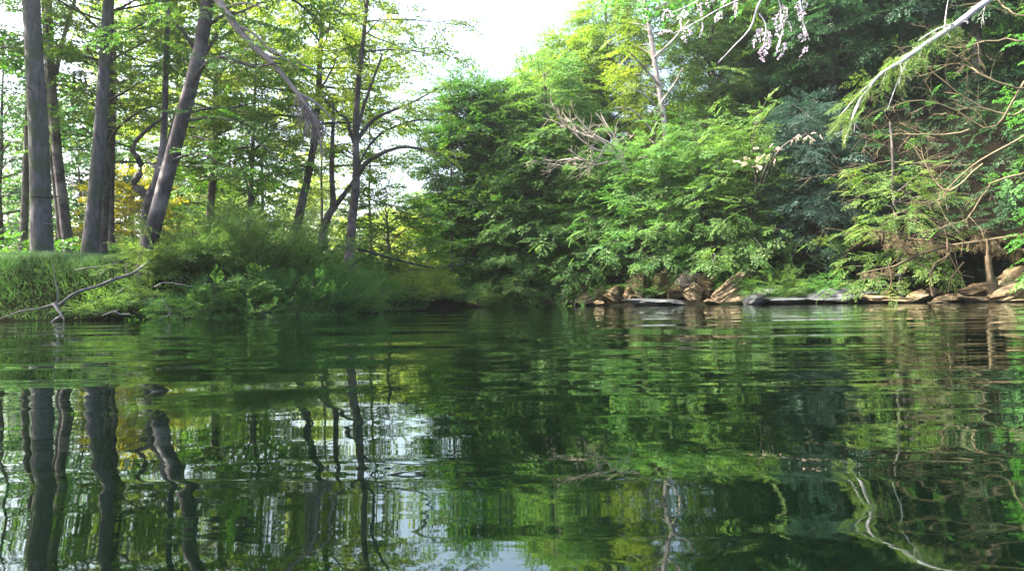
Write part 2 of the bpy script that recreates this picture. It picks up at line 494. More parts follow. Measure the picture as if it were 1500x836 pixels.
def stamp(mb, kind, pos, dirs, scl, rng, tilt=0.25, tint_c=0.5, tint_w=0.5):
    """place sprays of one kind; dirs are the spray axes"""
    if len(pos) == 0: return
    pos, x, scl = np.asarray(pos, float), np.asarray(dirs, float), np.asarray(scl, float)
    x = x / (np.linalg.norm(x, axis=1, keepdims=True) + 1e-9)
    up = np.array([0, 0, 1.0]) + rng.normal(0, tilt, (len(pos), 3))
    y = np.cross(up, x); y /= np.linalg.norm(y, axis=1, keepdims=True) + 1e-9
    z = np.cross(x, y)
    R = np.stack([x, y, z], 1)
    which = rng.integers(0, len(PROTO[kind]), len(pos))
    st = rng.normal(0, 0.18, len(pos)) + 0.22 * np.sin(pos[:, 0] * 1.1 + 2 * np.sin(pos[:, 2] * 0.9)) * np.sin(pos[:, 1] * 1.3 + pos[:, 2])
    for k, (pv, pt) in enumerate(PROTO[kind]):
        I = np.nonzero(which == k)[0]
        if len(I) == 0: continue
        v = np.einsum('lqi,nij->nlqj', pv, R[I]) * scl[I][:, None, None, None] + pos[I][:, None, None, :]
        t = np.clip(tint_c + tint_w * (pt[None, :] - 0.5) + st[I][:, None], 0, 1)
        nf = v.shape[0] * v.shape[1]
        mb.add(v.reshape(-1, 3), np.arange(nf * 4).reshape(-1, 4), t.ravel())


def grow(rng, p0, d0, Ln, n=6, curve=0.0, wob=0.08):
    pts = [np.asarray(p0, float)]
    d = unit(d0)
    st = Ln / n
    for _ in range(n):
        d = unit(d + np.array([0, 0, curve * st]) + rng.normal(0, wob, 3))
        pts.append(pts[-1] + d * st)
    return np.array(pts)


def along(pts, n_or_s):
    seg = np.linalg.norm(np.diff(pts, axis=0), axis=1)
    cum = np.concatenate([[0], np.cumsum(seg)])
    s = np.clip(np.asarray(n_or_s, float), 0, 1) * cum[-1]
    p = np.stack([np.interp(s, cum, pts[:, c]) for c in range(3)], -1)
    e = np.clip(s + 0.03 * cum[-1], 0, cum[-1]); b = np.clip(s - 0.03 * cum[-1], 0, cum[-1])
    q = np.stack([np.interp(e, cum, pts[:, c]) - np.interp(b, cum, pts[:, c]) for c in range(3)], -1)
    return p, q / (np.linalg.norm(q, axis=-1, keepdims=True) + 1e-9), cum[-1]


def smooth_path(pts, n=14):
    """Catmull-Rom through the given points"""
    pts = np.asarray(pts, float)
    P = np.concatenate([[2 * pts[0] - pts[1]], pts, [2 * pts[-1] - pts[-2]]])
    o = []
    m_ = len(pts) - 1
    for u in np.linspace(0, m_, n):
        k = min(int(u), m_ - 1); t = u - k
        a, b, c, d = P[k], P[k + 1], P[k + 2], P[k + 3]
        o.append(0.5 * ((2 * b) + (c - a) * t + (2 * a - 5 * b + 4 * c - d) * t * t + (3 * b - a - 3 * c + d) * t ** 3))
    return np.array(o)


DEF = dict(sub_len=1.3, sub_step=0.42, spray_step=0.36, size=0.8, bare=0.22, sub_el=0.05, sub_curve=-0.12, r=0.012, wood=True, spray_el=0.0)


def clothe(rng, path, wood, S, P):
    """side branches with leaf sprays along one limb; S collects (pos, dir, scale)"""
    P = {**DEF, **P}
    _, _, Ln = along(path, [0.5])
    s = P['bare'] * Ln
    side = 1 if rng.random() < 0.5 else -1
    while s < Ln:
        p, t, _ = along(path, [s / Ln])
        p, t = p[0], t[0]
        side = -side
        a = side * rng.uniform(0.6, 1.25)
        ca, sa = math.cos(a), math.sin(a)
        hd = unit([t[0], t[1], 0]) if abs(t[2]) < 0.9 else unit([rng.normal(), rng.normal(), 0])
        d = np.array([hd[0] * ca - hd[1] * sa, hd[0] * sa + hd[1] * ca, t[2] * 0.4 + P['sub_el'] + rng.normal(0, 0.12)])
        l = P['sub_len'] * (1 - 0.6 * s / Ln) * rng.uniform(0.6, 1.25)
        q = grow(rng, p, d, l, 3, P['sub_curve'], 0.10)
        if P['wood']:
            wood.tube(q, np.linspace(P['r'], P['r'] * 0.3, len(q)), 3)
        u = 0.25 * l
        while u < l + 0.05:
            pp, tt, _ = along(q, [u / l])
            b = rng.uniform(-0.75, 0.75)
            dd = np.array([tt[0][0] * math.cos(b) - tt[0][1] * math.sin(b), tt[0][0] * math.sin(b) + tt[0][1] * math.cos(b),
                           tt[0][2] + P['spray_el'] + rng.normal(0, 0.15)])
            S[0].append(pp[0]); S[1].append(dd); S[2].append(P['size'] * rng.uniform(0.65, 1.2))
            u += P['spray_step'] * rng.uniform(0.75, 1.3)
        s += P['sub_step'] * rng.uniform(0.7, 1.35)
    p, t, _ = along(path, [1.0])
    S[0].append(p[0]); S[1].append(t[0]); S[2].append(P['size'])


def crown_limbs(rng, trunk, radii, wood, S, n, z0, z1, l0, l1, e0, e1, curve, P, az=None, taper=None):
    """n limbs between fractions z0..z1 of the trunk, length l0 (low) to l1 (high), rise e0 to e1 degrees"""
    for k in range(n):
        f = (k + rng.random()) / n
        zf = z0 + (z1 - z0) * f
        p, _, Ln = along(trunk, [zf])
        a = (k * 2.39996 + rng.normal(0, 0.4)) if az is None else rng.uniform(az[0], az[1])
        el = rad(e0 + (e1 - e0) * f + rng.normal(0, 8))
        l = (l0 + (l1 - l0) * f) * rng.uniform(0.7, 1.2)
        if taper: l *= taper(f)
        q = grow(rng, p[0], [math.cos(a) * math.cos(el), math.sin(a) * math.cos(el), math.sin(el)], l, 6, curve, 0.07)
        r0 = min(0.45 * np.interp(zf, np.linspace(0, 1, len(radii)), radii), 0.02 + 0.016 * l)
        wood.tube(q, np.linspace(r0, 0.008, len(q)), 5)
        clothe(rng, q, wood, S, {**P, 'r': min(0.016, r0 * 0.5)})


def straight(rng, base, top, n=9, wob=0.05):
    base, top = np.asarray(base, float), np.asarray(top, float)
    t = np.linspace(0, 1, n)[:, None]
    p = base + (top - base) * t
    w = rng.normal(0, wob, (n, 3)); w[0] = 0; w[:, 2] = 0
    return p + np.cumsum(w, 0) * 0.6


def finish_tree(name, base, label, cat, group, wood, bark, S, kind, leafm, rng, tint_c=0.5, limbs=(), tilt=0.25):
    root = empty(name, base, label, cat, group)
    wood.build('trunk', M[bark], root, origin=base)
    for mbl, nm_, mt in limbs:
        mbl.build(nm_, M[mt], root, origin=base)
    if len(S[0]):
        cr = MB()
        A = np.array(S[0]), np.array([np.asarray(d_, float) for d_ in S[1]]), np.array(S[2])
        alt = {'fine': 'broad', 'broad': 'fine', 'needle': 'fine', 'far': 'broad', 'maple': 'broad'}.get(kind, kind)
        pick = rng.random(len(A[2])) < (0.28 if kind != 'far' else 0.12)
        stamp(cr, kind, A[0][~pick], A[1][~pick], A[2][~pick], rng, tilt=tilt, tint_c=tint_c)
        stamp(cr, alt, A[0][pick], A[1][pick], A[2][pick] * rng.uniform(0.5, 1.25, pick.sum()), rng, tilt=tilt * 2, tint_c=tint_c + 0.08)
        cr.build('crown', M[leafm], root, smooth=False, origin=base)
    return root


def wood_tree(name, label, base, H, r, bark, leafm, kind, seed, n, z0, z1, l0, l1, e0, e1, curve, P=None, lean=(0, 0), cat='tree', group=None, az=None, tint=0.5, taper=None, wob=0.05, z_low=None):
    rng = np.random.default_rng(seed)
    base = np.asarray(base, float)
    tr = straight(rng, base - [0, 0, 0.3], base + [lean[0], lean[1], H], 10, wob)
    rr = r * (1 - np.linspace(0, 1, 10) ** 1.2 * 0.85); rr[0] *= 1.35
    wood = MB(); wood.tube(tr, rr, 9, 0.05, rng)
    S = ([], [], [])
    crown_limbs(rng, tr, rr, wood, S, n, z0, z1, l0, l1, e0, e1, curve, P or {}, az, taper)
    return finish_tree(name, tuple(base), label, cat, group, wood, bark, S, kind, leafm, rng, tint)


def gp(px, Y):
    """a point on the ground under picture column px, Y metres ahead"""
    x = (px - 750) / FPX * Y
    return (x, Y, gz(x, Y))


# ================================================================== LEFT BANK TREES
def px_trunk(pts, Y, w0, w1, n=14):
    """trunk path from photo points; Y one distance or one per point"""
    Ys = [Y] * len(pts) if not hasattr(Y, '__len__') else Y
    p = smooth_path([at(a, b, y) for (a, b), y in zip(pts, Ys)], n)
    return p, np.linspace(wr(w0, Ys[0]), wr(w1, Ys[-1]), n)


def ext(path, rr, top_extra, drop=0.5):
    """carry a trunk on above the frame and into the soil"""
    d = unit(path[-1] - path[-3])
    d = unit(d + np.array([0, 0, 0.4]))
    more = np.array([path[-1] + d * top_extra * k / 5 for k in range(1, 6)])
    p = np.concatenate([[path[0] - np.array([0, 0, drop])], path, more])
    r = np.concatenate([[rr[0] * 1.25], rr, np.linspace(rr[-1] * 0.9, 0.03, 5)])
    return p, r


def left_tree(name, label, pts, Y, w0, w1, bark, leafm, kind, seed, extra, n, zr, l, e, curve, P, group=None, limbs=(), az=None, tint=0.5, cat='tree', sides=10):
    rng = np.random.default_rng(seed)
    tr, rr = px_trunk(pts, Y, w0, w1)
    rr[:3] *= (1.06, 1.02, 1.0)
    tr, rr = ext(tr, rr, extra)
    base = tuple(tr[1])
    wood = MB(); wood.tube(tr, rr, sides, 0.04, rng)
    S = ([], [], [])
    for _ in range(5):
        p, t_, _ = along(tr, [rng.uniform(0.08, 0.6)])
        a = rng.uniform(0, 6.28); rs = rng.uniform(0.012, 0.028)
        wood.tube(grow(rng, p[0], [math.cos(a), math.sin(a), rng.uniform(-0.1, 0.5)], rng.uniform(0.25, 0.6), 3, 0.1, 0.15), [rs * 1.5, rs, rs * 0.9, rs * 0.7], 5)
    if n:
        crown_limbs(rng, tr, rr, wood, S, int(n * 1.6), zr[0], zr[1], l[0] * 1.1, l[1] * 1.1, e[0], e[1], curve, P, az)
    parts = []
    for lp, lY, lw0, lw1, lm, lP in limbs:
        q, qr = px_trunk(lp, lY, lw0, lw1, 12)
        lb = MB(); lb.tube(q, qr, 7, 0.05, rng)
        if lP is not None:
            clothe(rng, q, lb, S, lP)
        parts.append((lb, 'limb', lm))
    root = finish_tree(name, base, label, cat, group, wood, bark, S, kind, leafm, rng, tint, parts)
    return root, tr, rr


LP = dict(sub_len=1.6, sub_step=0.34, spray_step=0.36, size=0.95, bare=0.28, sub_el=0.02, sub_curve=-0.10)

t, tr, rr = left_tree('tree', 'thick smooth grey trunk with a dark band, the widest at left', [(62, 366), (57, 200), (46, 0)], 19, 29, 23,
                      'bark_grey', 'beech', 'broad', 21, 7, 12, (0.74, 0.98), (3.6, 2.0), (10, 45), 0.05, LP)
pb, _, _ = along(tr, [0.0])
band = MB()
bz = at(61, 290, 19)
kk = int(np.argmin(np.abs(tr[:, 2] - bz[2])))
pp = np.array([bz + np.array([0, 0, dz]) for dz in (-0.018, -0.014, 0.012, 0.018)])
cx = np.interp(bz[2], tr[:, 2], tr[:, 0]); cyy = np.interp(bz[2], tr[:, 2], tr[:, 1]); cr_ = np.interp(bz[2], tr[:, 2], rr)
pp[:, 0] = cx; pp[:, 1] = cyy
band.tube(pp, [cr_ * 0.9, cr_ * 1.035, cr_ * 1.035, cr_ * 0.9], 14)
band.build('bark_band', M['band'], t, origin=tuple(t.location))

left_tree('tree', 'slim dark trunk just left of the thick smooth grey trunk', [(34, 364), (40, 200), (46, 20)], 25, 11, 7,
          'bark_brown', 'deep', 'broad', 22, 5, 12, (0.45, 0.95), (2.6, 1.5), (5, 40), -0.02, LP)
left_tree('tree', 'twin leaning brown trunk behind the thick grey one, forking high up', [(100, 362), (84, 230), (74, 100), (70, 0)], 24, 15, 11,
          'bark_two', 'lime', 'broad', 23, 5, 7, (0.72, 0.97), (2.6, 1.5), (10, 50), 0.05, LP,
          limbs=[([(82, 110), (92, 60), (110, 0)], 24, 7, 5, 'bark_two', None),
                 ([(90, 360), (78, 250), (72, 150), (66, 60), (62, -20)], [24.6] * 5, 8, 5, 'bark_brown', None)])
left_tree('tree', 'tall tapering lilac-grey trunk without low branches, leaning slightly right', [(132, 365), (146, 200), (158, 0)], 20, 23, 13,
          'bark_grey', 'beech', 'broad', 24, 7, 16, (0.60, 0.98), (3.4, 2.0), (8, 45), 0.03, LP)
left_tree('tree', 'thin dark trunk close behind the tall tapering lilac-grey trunk', [(150, 365), (157, 230), (162, 60)], 23, 12, 8,
          'bark_dark', 'lime', 'broad', 25, 5, 16, (0.42, 0.97), (3.0, 1.8), (5, 40), -0.03, LP,
          limbs=[([(156, 215), (175, 185), (215, 158), (240, 160)], [23, 22.7, 22.4, 22.2], 5, 2, 'bark_dark', dict(LP, sub_len=1.0))])
left_tree('tree', 'short thin dark trunk beside the golden bush', [(164, 367), (163, 300), (166, 200)], 25.5, 9, 6,
          'bark_dark', 'beech', 'broad', 26, 4, 12, (0.4, 0.97), (2.4, 1.5), (5, 40), -0.03, LP)
left_tree('tree', 'black gnarled tree with one crooked arm and two upright forks', [(217, 356), (218, 310), (222, 285)], 21, 24, 17,
          'bark_dark', 'beech', 'broad', 27, 0.4, 0, (0, 1), (1, 1), (0, 0), 0, LP,
          limbs=[([(221, 290), (204, 277), (194, 270), (206, 252), (205, 235), (194, 222), (200, 205), (222, 185), (240, 172)], [21] * 5 + [20.9, 20.8, 20.7, 20.6], 13, 4, 'bark_dark', None),
                 ([(222, 290), (232, 250), (240, 200), (243, 110), (246, 20), (250, -90)], [21, 21, 21.2, 21.4, 21.6, 21.8], 13, 6, 'bark_two', dict(LP, bare=0.45)),
                 ([(224, 290), (236, 262), (246, 215), (262, 160), (290, 100), (318, 50)], [21, 21.2, 21.6, 22, 22.4, 22.8], 11, 5, 'bark_dark', dict(LP, bare=0.4))])
# the big leaning tree, and the grey limb that breaks down from it
PA = dict(LP, sub_len=1.3, size=0.75)
t6, tr6, rr6 = left_tree('leaning_tree', 'big brown tree leaning right over the river, broken grey limb hanging down', [(206, 420), (212, 386), (222, 345), (236, 290), (258, 205), (290, 85), (305, 0)], [17.9, 17.6, 17.4, 17.4, 17.5, 17.5, 17.5], 23, 19,
                         'bark_two', 'beech', 'broad', 28, 6, 12, (0.62, 0.98), (3.0, 2.0), (0, 40), -0.02, LP,
                         limbs=[([(275, 135), (300, 95), (330, 84), (372, 98), (405, 92)], [17.5, 17.2, 16.8, 16.5, 16.3], 6, 3, 'bark_dark', PA),
                                ([(262, 170), (300, 160), (340, 158), (375, 150)], [17.5, 17.8, 18.2, 18.6], 5, 2, 'bark_dark', PA),
                                ([(266, 178), (310, 172), (345, 180), (380, 210), (420, 240)], [17.5, 17.3, 17.0, 16.8, 16.6], 5, 2, 'bark_dark', PA),
                                ([(290, 80), (262, 40), (225, 30), (190, 45)], [17.5, 17.3, 17, 16.7], 6, 2, 'bark_dark', PA),
                                ([(300, 40), (330, 22), (352, 18), (380, 5)], [17.5, 17.3, 17, 16.8], 6, 2, 'bark_dark', dict(PA, bare=0.1)),
                                ([(252, 235), (285, 225), (320, 238), (350, 260)], [17.4, 17.1, 16.8, 16.6], 4, 2, 'bark_dark', PA)])
b6 = tuple(t6.location)
dl = MB(); rng = np.random.default_rng(5)
q, qr = px_trunk([(306, -14), (322, 4), (345, 38), (372, 68), (402, 96), (432, 132), (452, 160), (468, 184)], [17.5, 17.2, 16.9, 16.7, 16.5, 16.3, 16.2, 16.1], 14, 4, 22)
dl.tube(q, qr, 8, 0.08, rng)
for s_, (px_, py_) in ((0.30, (400, 78)), (0.45, (438, 102)), (0.55, (490, 118)), (0.8, (500, 190)), (0.9, (474, 230)), (0.18, (385, 12))):
    p, t_, _ = along(q, [s_])
    e_ = at(px_, py_, 16.2)
    w_ = smooth_path([p[0], (p[0] + e_) / 2 + [0, 0, 0.12], e_], 7)
    dl.tube(w_, np.linspace(0.045, 0.012, 7), 5, 0.06, rng)
for k in range(110):
    p, t_, _ = along(q, [rng.uniform(0.80, 1.0)])
    g = grow(rng, p[0] + rng.normal(0, 0.05, 3), [rng.normal(0.15, 0.25), rng.normal(0, 0.2), -1], rng.uniform(0.25, 0.95), 3, -0.2, 0.12)
    dl.tube(g, np.linspace(0.010, 0.004, 4), 3)
dl.build('dead_limb', M['dead_grey'], t6, origin=b6)['label'] = 'broken grey limb with hanging stringy twigs'

left_tree('tree', 'straight dark trunk forking low, between the leaning tree and the bushes', [(308, 345), (309, 290), (314, 235), (316, 120)], 29, 13, 8,
          'bark_brown', 'sunlit_paint', 'broad', 31, 4, 18, (0.35, 0.97), (3.0, 1.8), (5, 45), -0.02, LP)
left_tree('tree', 'small tree with thin spread forks above the bushes', [(366, 340), (367, 300), (368, 275), (372, 180)], 28, 10, 5,
          'bark_dark', 'beech', 'broad', 32, 3, 14, (0.3, 0.97), (2.6, 1.5), (10, 45), -0.02, LP,
          limbs=[([(367, 300), (380, 275), (395, 258)], 28, 5, 2, 'bark_dark', dict(LP, sub_len=0.9)), ([(367, 292), (360, 265), (352, 240)], 28, 5, 2, 'bark_dark', dict(LP, sub_len=0.9))])
left_tree('tree', 'slightly leaning dark trunk standing in the bushes left of the forked tree', [(430, 372), (437, 320), (448, 272), (462, 190), (470, 60)], 27, 14, 7,
          'bark_dark', 'lime', 'broad', 33, 4, 18, (0.42, 0.97), (3.0, 1.8), (5, 45), -0.02, LP)
left_tree('tree', 'low tree splitting into a steep and a slanting stem', [(472, 348), (480, 318), (488, 300), (486, 250), (488, 180)], 28, 13, 5,
          'bark_brown', 'lime', 'broad', 34, 1, 6, (0.5, 0.97), (2.2, 1.4), (5, 45), -0.02, LP,
          limbs=[([(484, 312), (498, 292), (516, 268), (528, 240)], 28, 9, 4, 'bark_brown', dict(LP, bare=0.5))])
left_tree('forked_tree', 'slender tree with arching forked limbs standing alone beside the sky gap', [(512, 374), (516, 320), (522, 262), (521, 205), (524, 130), (532, 60), (538, 0)], 24, 14, 5,
          'bark_brown', 'sunlit_paint', 'broad', 35, 3, 14, (0.60, 0.98), (2.7, 1.5), (2, 40), -0.02, dict(LP, sub_len=1.2), tint=0.62,
          limbs=[([(522, 262), (535, 240), (560, 224), (592, 215), (625, 220), (645, 226)], [24, 23.8, 23.6, 23.4, 23.2, 23], 8, 2, 'bark_brown', dict(LP, bare=0.6, sub_len=0.9)),
                 ([(522, 208), (534, 190), (552, 172), (580, 160), (605, 150), (640, 130)], [24, 24, 23.9, 23.8, 23.7, 23.6], 7, 2, 'bark_brown', dict(LP, bare=0.5, sub_len=1.0)),
                 ([(521, 200), (530, 165), (542, 130), (560, 80)], [24, 24.2, 24.4, 24.6], 7, 3, 'bark_brown', dict(LP, bare=0.5)),
                 ([(520, 212), (512, 190), (508, 175), (490, 160), (470, 140)], [24, 23.8, 23.6, 23.5, 23.4], 6, 2, 'bark_brown', dict(LP, bare=0.5)),
                 ([(527, 240), (540, 215), (560, 195), (600, 178), (640, 176)], [24, 24.1, 24.2, 24.3, 24.4], 4, 2, 'bark_brown', dict(LP, bare=0.6, sub_len=0.8))])

# ------------------------------------------------------------------ background trees, left
BG = dict(sub_len=1.7, sub_step=0.42, spray_step=0.40, size=1.05, bare=0.2, wood=False)


def bgtree(name, label, px, Y, topy, r, leafm, seed, spread, low=0.22, tint=0.5, kind='far', n=26, group='trees in the wood behind the left bank', bark='bark_brown', curve=-0.04, el=(5, 45), P=None, lean=(0, 0)):
    b = gp(px, Y)
    H = at(px, topy, Y)[2] - b[2]
    return wood_tree(name, label, b, H, r, bark, leafm, kind, seed, int(n * 1.15), low, 0.99, spread, spread, el[0], el[1] + 15, curve, P or BG, lean=lean, group=group, tint=tint, taper=dome)


bgtree('tree', 'dark blue-green tree at the very left edge, low crown', 2, 27, 85, 0.12, 'deep', 41, 2.2, 0.2, 0.5, 'broad', P=LP)
bgtree('tree', 'dim green tree filling between the slim and twin trunks', 85, 36, 150, 0.14, 'beech', 42, 3.0)
bgtree('tree', 'blue-green tree seen low between the two pairs of grey trunks', 120, 32, 215, 0.12, 'deep', 43, 2.2)
bgtree('tree', 'yellow-green tree whose crown fills above the golden bush', 192, 38, -10, 0.17, 'sunlit_paint', 44, 4.0, 0.3, 0.55)
bgtree('tree', 'bright green tree behind the black gnarled tree', 262, 35, 30, 0.16, 'beech', 45, 3.6)
bgtree('tree', 'leafy tree standing behind the hanging grey limb', 385, 37, 30, 0.10, 'sunlit_paint', 46, 3.8, 0.2, 0.5)
bgtree('tree', 'mid-green tree behind the bushes below the hanging limb', 340, 33, 190, 0.12, 'beech', 47, 3.0, 0.12)
bgtree('tree', 'pale yellow-green tree behind the low split tree', 470, 40, 60, 0.08, 'sunlit_paint', 48, 3.0, 0.40, 0.6, n=20)
bgtree('tree', 'tall pale yellow tree directly behind the slender forked tree', 545, 42, 25, 0.08, 'sunlit_paint', 49, 3.0, 0.50, 0.6, n=22)
bgtree('tree', 'rounded low green tree right of the slender forked tree base', 572, 31, 300, 0.10, 'beech', 50, 2.1, 0.05, 0.5, 'broad', P=LP, n=34)
bgtree('tree', 'low tree painted hazy pale in the gap left of the big dark tree', 628, 48, 318, 0.10, 'sunlit_paint', 51, 2.2, 0.1, 0.8, n=14)
bgtree('tree', 'distant pink-tinged pale tree low in the river gap', 668, 58, 345, 0.14, 'sunlit_paint', 52, 2.6, 0.05, 0.7)
bgtree('tree', 'thin-crowned tree rising left of the sky gap with dark leaf tufts', 662, 37, 108, 0.08, 'beech', 53, 1.9, 0.68, 0.4, 'broad', P=dict(LP, sub_step=0.55), n=12)
# golden bush
wood_tree('golden_bush', 'golden yellow bush between the tapering trunk and the black gnarled tree', gp(192, 29), 3.4, 0.06, 'bark_brown', 'gold', 'broad', 54, 30, 0.05, 0.98, 1.7, 0.7, 10, 50, -0.1, LP, cat='bush')

# off to the left: trees added beyond the frame to shade the bank
for k, (x, y, s, lb) in enumerate([(-17.5, 13.5, 1.0, 'tall shade tree added beyond the frame at the left end of the bank'),
                                   (-19, 7.0, 1.1, 'spreading shade tree added beyond the frame further along the left bank'),
                                   (-21.5, 11.0, 1.1, 'dense tree behind the end of the left bank beyond the frame'),
                                   (-16.5, 21.0, 1.15, 'broad tree on the left bank behind the slim dark trunk')]):
    src = bpy.data.objects['tree.003'] if False else None
    wood_tree('tree', lb, (x, y, gz(x, y)), 13 * s, 0.25, 'bark_grey', 'beech', 'far', 60 + k, 26, 0.42, 0.98, 4.6, 2.2, 5, 45, 0.0,
              dict(BG, sub_len=1.8), group='trees along the left bank')

# ------------------------------------------------------------------ far wood
rng = np.random.default_rng(77)
fw = MB(); fs = ([], [], [])
for k in range(46):
    a = rng.uniform(-1, 1)
    px_ = rng.uniform(-250, 690) if k < 30 else rng.uniform(560, 760)
    Y = rng.uniform(56, 90) if k < 30 else rng.uniform(60, 75)
    hh = rng.uniform(6.5, 11.5) * Y / 62 if k < 30 else rng.uniform(6, 9.5)
    if 20 < px_ < 210: hh *= 0.45
    if 430 < px_ < 720: hh = min(hh * 0.85, (440 - 240) / FPX * Y - 0.6)
    x = (px_ - 750) / FPX * Y
    z0 = gz(x, Y)
    wd = rng.uniform(3, 4.5)
    fw.tube([(x, Y, z0 - 0.3), (x, Y, z0 + hh * 0.95)], [0.16, 0.04], 5)
    nn = 330
    u = rng.random(nn) ** 0.8
    th = rng.uniform(0, 2 * math.pi, nn)
    rr_ = wd * np.sqrt(rng.random(nn)) * (1 - u ** 2 * 0.75) * (0.65 + 0.35 * np.sin(th * 3 + k))
    P_ = np.stack([x + rr_ * np.cos(th), Y + rr_ * np.sin(th), z0 + 0.4 + (hh - 0.4) * u], -1)
    D_ = np.stack([np.cos(th), np.sin(th), rng.normal(0, 0.3, nn)], -1)
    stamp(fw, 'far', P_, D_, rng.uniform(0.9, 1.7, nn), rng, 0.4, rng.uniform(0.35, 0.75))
tag(fw.build('distant_wood', M['sunlit_paint'], smooth=False), 'mass of distant woodland painted hazy pale behind the near trees', kind='stuff')


# ================================================================== SHRUBS
def shrub(name, label, base, R, H, seed, leafm='shrub', kind='fine', stems=16, P=None, group=None, cat='shrub', flat=1.0, el=(20, 85), curve=-0.25, bark='bark_dark', tint=0.5):
    rng = np.random.default_rng(seed)
    base = np.asarray(base, float)
    wood = MB(); S = ([], [], [])
    PP = dict(sub_len=0.55 * R, sub_step=0.15, spray_step=0.20, size=0.42, bare=0.12, sub_el=0.2, sub_curve=-0.1, wood=False, spray_el=0.12)
    PP.update(P or {})
    for k in range(stems):
        a = k * 2.39996 + rng.normal(0, 0.3)
        ev = rad(rng.uniform(*el))
        Ln = 1 / math.sqrt((math.cos(ev) / R) ** 2 + (math.sin(ev) / H) ** 2) * rng.uniform(0.75, 1.1)
        q = grow(rng, base + [rng.normal(0, 0.12 * R), rng.normal(0, 0.12 * R), -0.1],
                 [math.cos(a) * math.cos(ev), math.sin(a) * math.cos(ev) * flat, math.sin(ev)], Ln, 5, curve / max(R, 0.6), 0.08)
        wood.tube(q, np.linspace(0.018, 0.005, len(q)), 4)
        clothe(rng, q, wood, S, PP)
    root = empty(name, tuple(base), label, cat, group)
    wood.build('stem', M[bark], root, origin=tuple(base))
    cr = MB(); stamp(cr, kind, S[0], S[1], S[2], rng, 0.45, tint)
    cr.build('foliage', M[leafm], root, smooth=False, origin=tuple(base))
    return root


GL = 'soft bushes along the left bank'
sh = [
    ('soft green bush right against the foot of the leaning tree', 268, 18.0, 1.5, 1.55),
    ('tall rounded bush, second to the right of the leaning tree', 330, 18.5, 1.6, 1.75),
    ('wide bush in the middle of the left thicket', 395, 19.0, 1.65, 1.95),
    ('dense bush below the slightly leaning dark trunk', 450, 19.6, 1.65, 1.8),
    ('rounded bush at the right end of the left thicket, below the forked tree', 505, 20.4, 1.5, 1.45),
    ('low drooping bush at the waterline below the leaning tree', 292, 17.0, 1.3, 0.8),
    ('low dark bush at the waterline in the middle of the thicket', 365, 17.4, 1.4, 0.85),
    ('light green grassy bush at the waterline, left of the dark hollow', 430, 18.0, 1.3, 0.9),
    ('low bush at the waterline ending the thicket', 490, 19.0, 1.3, 0.95),
]
for k, (lb, px_, Y, R_, H_) in enumerate(sh):
    b = gp(px_, Y)
    if k >= 5: b = (b[0], b[1], min(0.45, max(0.12, b[2])))
    shrub('shrub', lb, b, R_, H_, 100 + k, leafm='hem' if k in (3, 4, 7, 8) else 'shrub', stems=34 if k < 5 else 30, kind='tuft' if k in (1, 2, 4, 7, 8) else 'fine', el=(20, 85) if k < 5 else (-12, 80), group=GL, tint=0.42 + 0.03 * (k % 4))
shrub('shrub', 'small dark bush hiding the foot of the big leaning tree', gp(216, 17.3), 0.75, 0.6, 99, el=(-5, 80), group=GL)
shrub('shrub', 'low weedy bush at the water under the long bleached branch', gp(150, 16.7), 0.7, 0.4, 98, el=(-10, 80), group=GL)
for k, (lb, px_, Y, R_, H_, lm) in enumerate([
        ('small pale bush at the water beside the end of the thicket', 560, 24.5, 0.9, 0.8, 'hem'),
        ('small bright bush low on the bank in the river gap', 600, 26, 1.0, 0.9, 'sunlit_paint'),
        ('pale grassy clump on the bank left of the big dark tree', 640, 28, 1.1, 0.9, 'sunlit_paint'),
        ('low green bush at the water under the big dark tree', 668, 30, 1.0, 0.9, 'shrub'),
        ('mid-height bush behind the small pale bushes of the gap', 610, 31, 1.4, 1.5, 'sunlit_paint'),
        ('dark low bush at the mouth of the inlet', 702, 35, 1.0, 0.8, 'shrub')]):
    shrub('shrub', lb, gp(px_, Y), R_, H_, 130 + k, lm, group='small bushes in the river gap')

# ------------------------------------------------------------------ grass on the left bank
rng = np.random.default_rng(9)
n = 300000
X = rng.uniform(-17, -3.0, n); Y = rng.uniform(15.4, 27, n)
d = shore_dist(X, Y)
k = (d > 0.06 + 0.06 * np.sin(X * 2.3) * np.sin(X * 5.1 + 1)) & (d < 7) & (rng.random(n) < np.where(d < 3.0, 0.22 + 0.78 * ss(0.5, 1.7, d), 0.45))
X, Y, d = X[k], Y[k], d[k]
Z = height(X, Y)
n = len(X)
az = rng.uniform(0, 2 * math.pi, n)
lean = rng.uniform(0.1, 0.7, n)
# on the slope the blades hang toward the river
hang = ss(2.6, 1.0, d)
D = np.stack([np.cos(az) * lean + 0.25 * hang, np.sin(az) * lean - 0.7 * hang, 1.0 - 0.5 * hang], -1)
D /= np.linalg.norm(D, axis=1, keepdims=True)
ln = rng.uniform(0.06, 0.19, n) * (0.75 + 0.5 * np.sin(X * 2.1 + 1.3 * np.sin(Y * 1.9)) ** 2) * (1 + 0.5 * hang)
v, f = leaves(np.stack([X, Y, Z - 0.02], -1), D, np.stack([rng.normal(0, 1, n), -np.ones(n), rng.normal(0.6, 0.4, n)], -1), ln, rng.uniform(0.005, 0.010, n), 0.1)
mb = MB(); mb.add(v, f, np.clip(rng.normal(0.5, 0.2, n) + 0.15 * np.sin(X * 1.3) * np.sin(Y * 1.7), 0, 1))
tag(mb.build('grass', M['grass'], smooth=False), 'soft short grass covering the left bank', 'grass', kind='stuff')

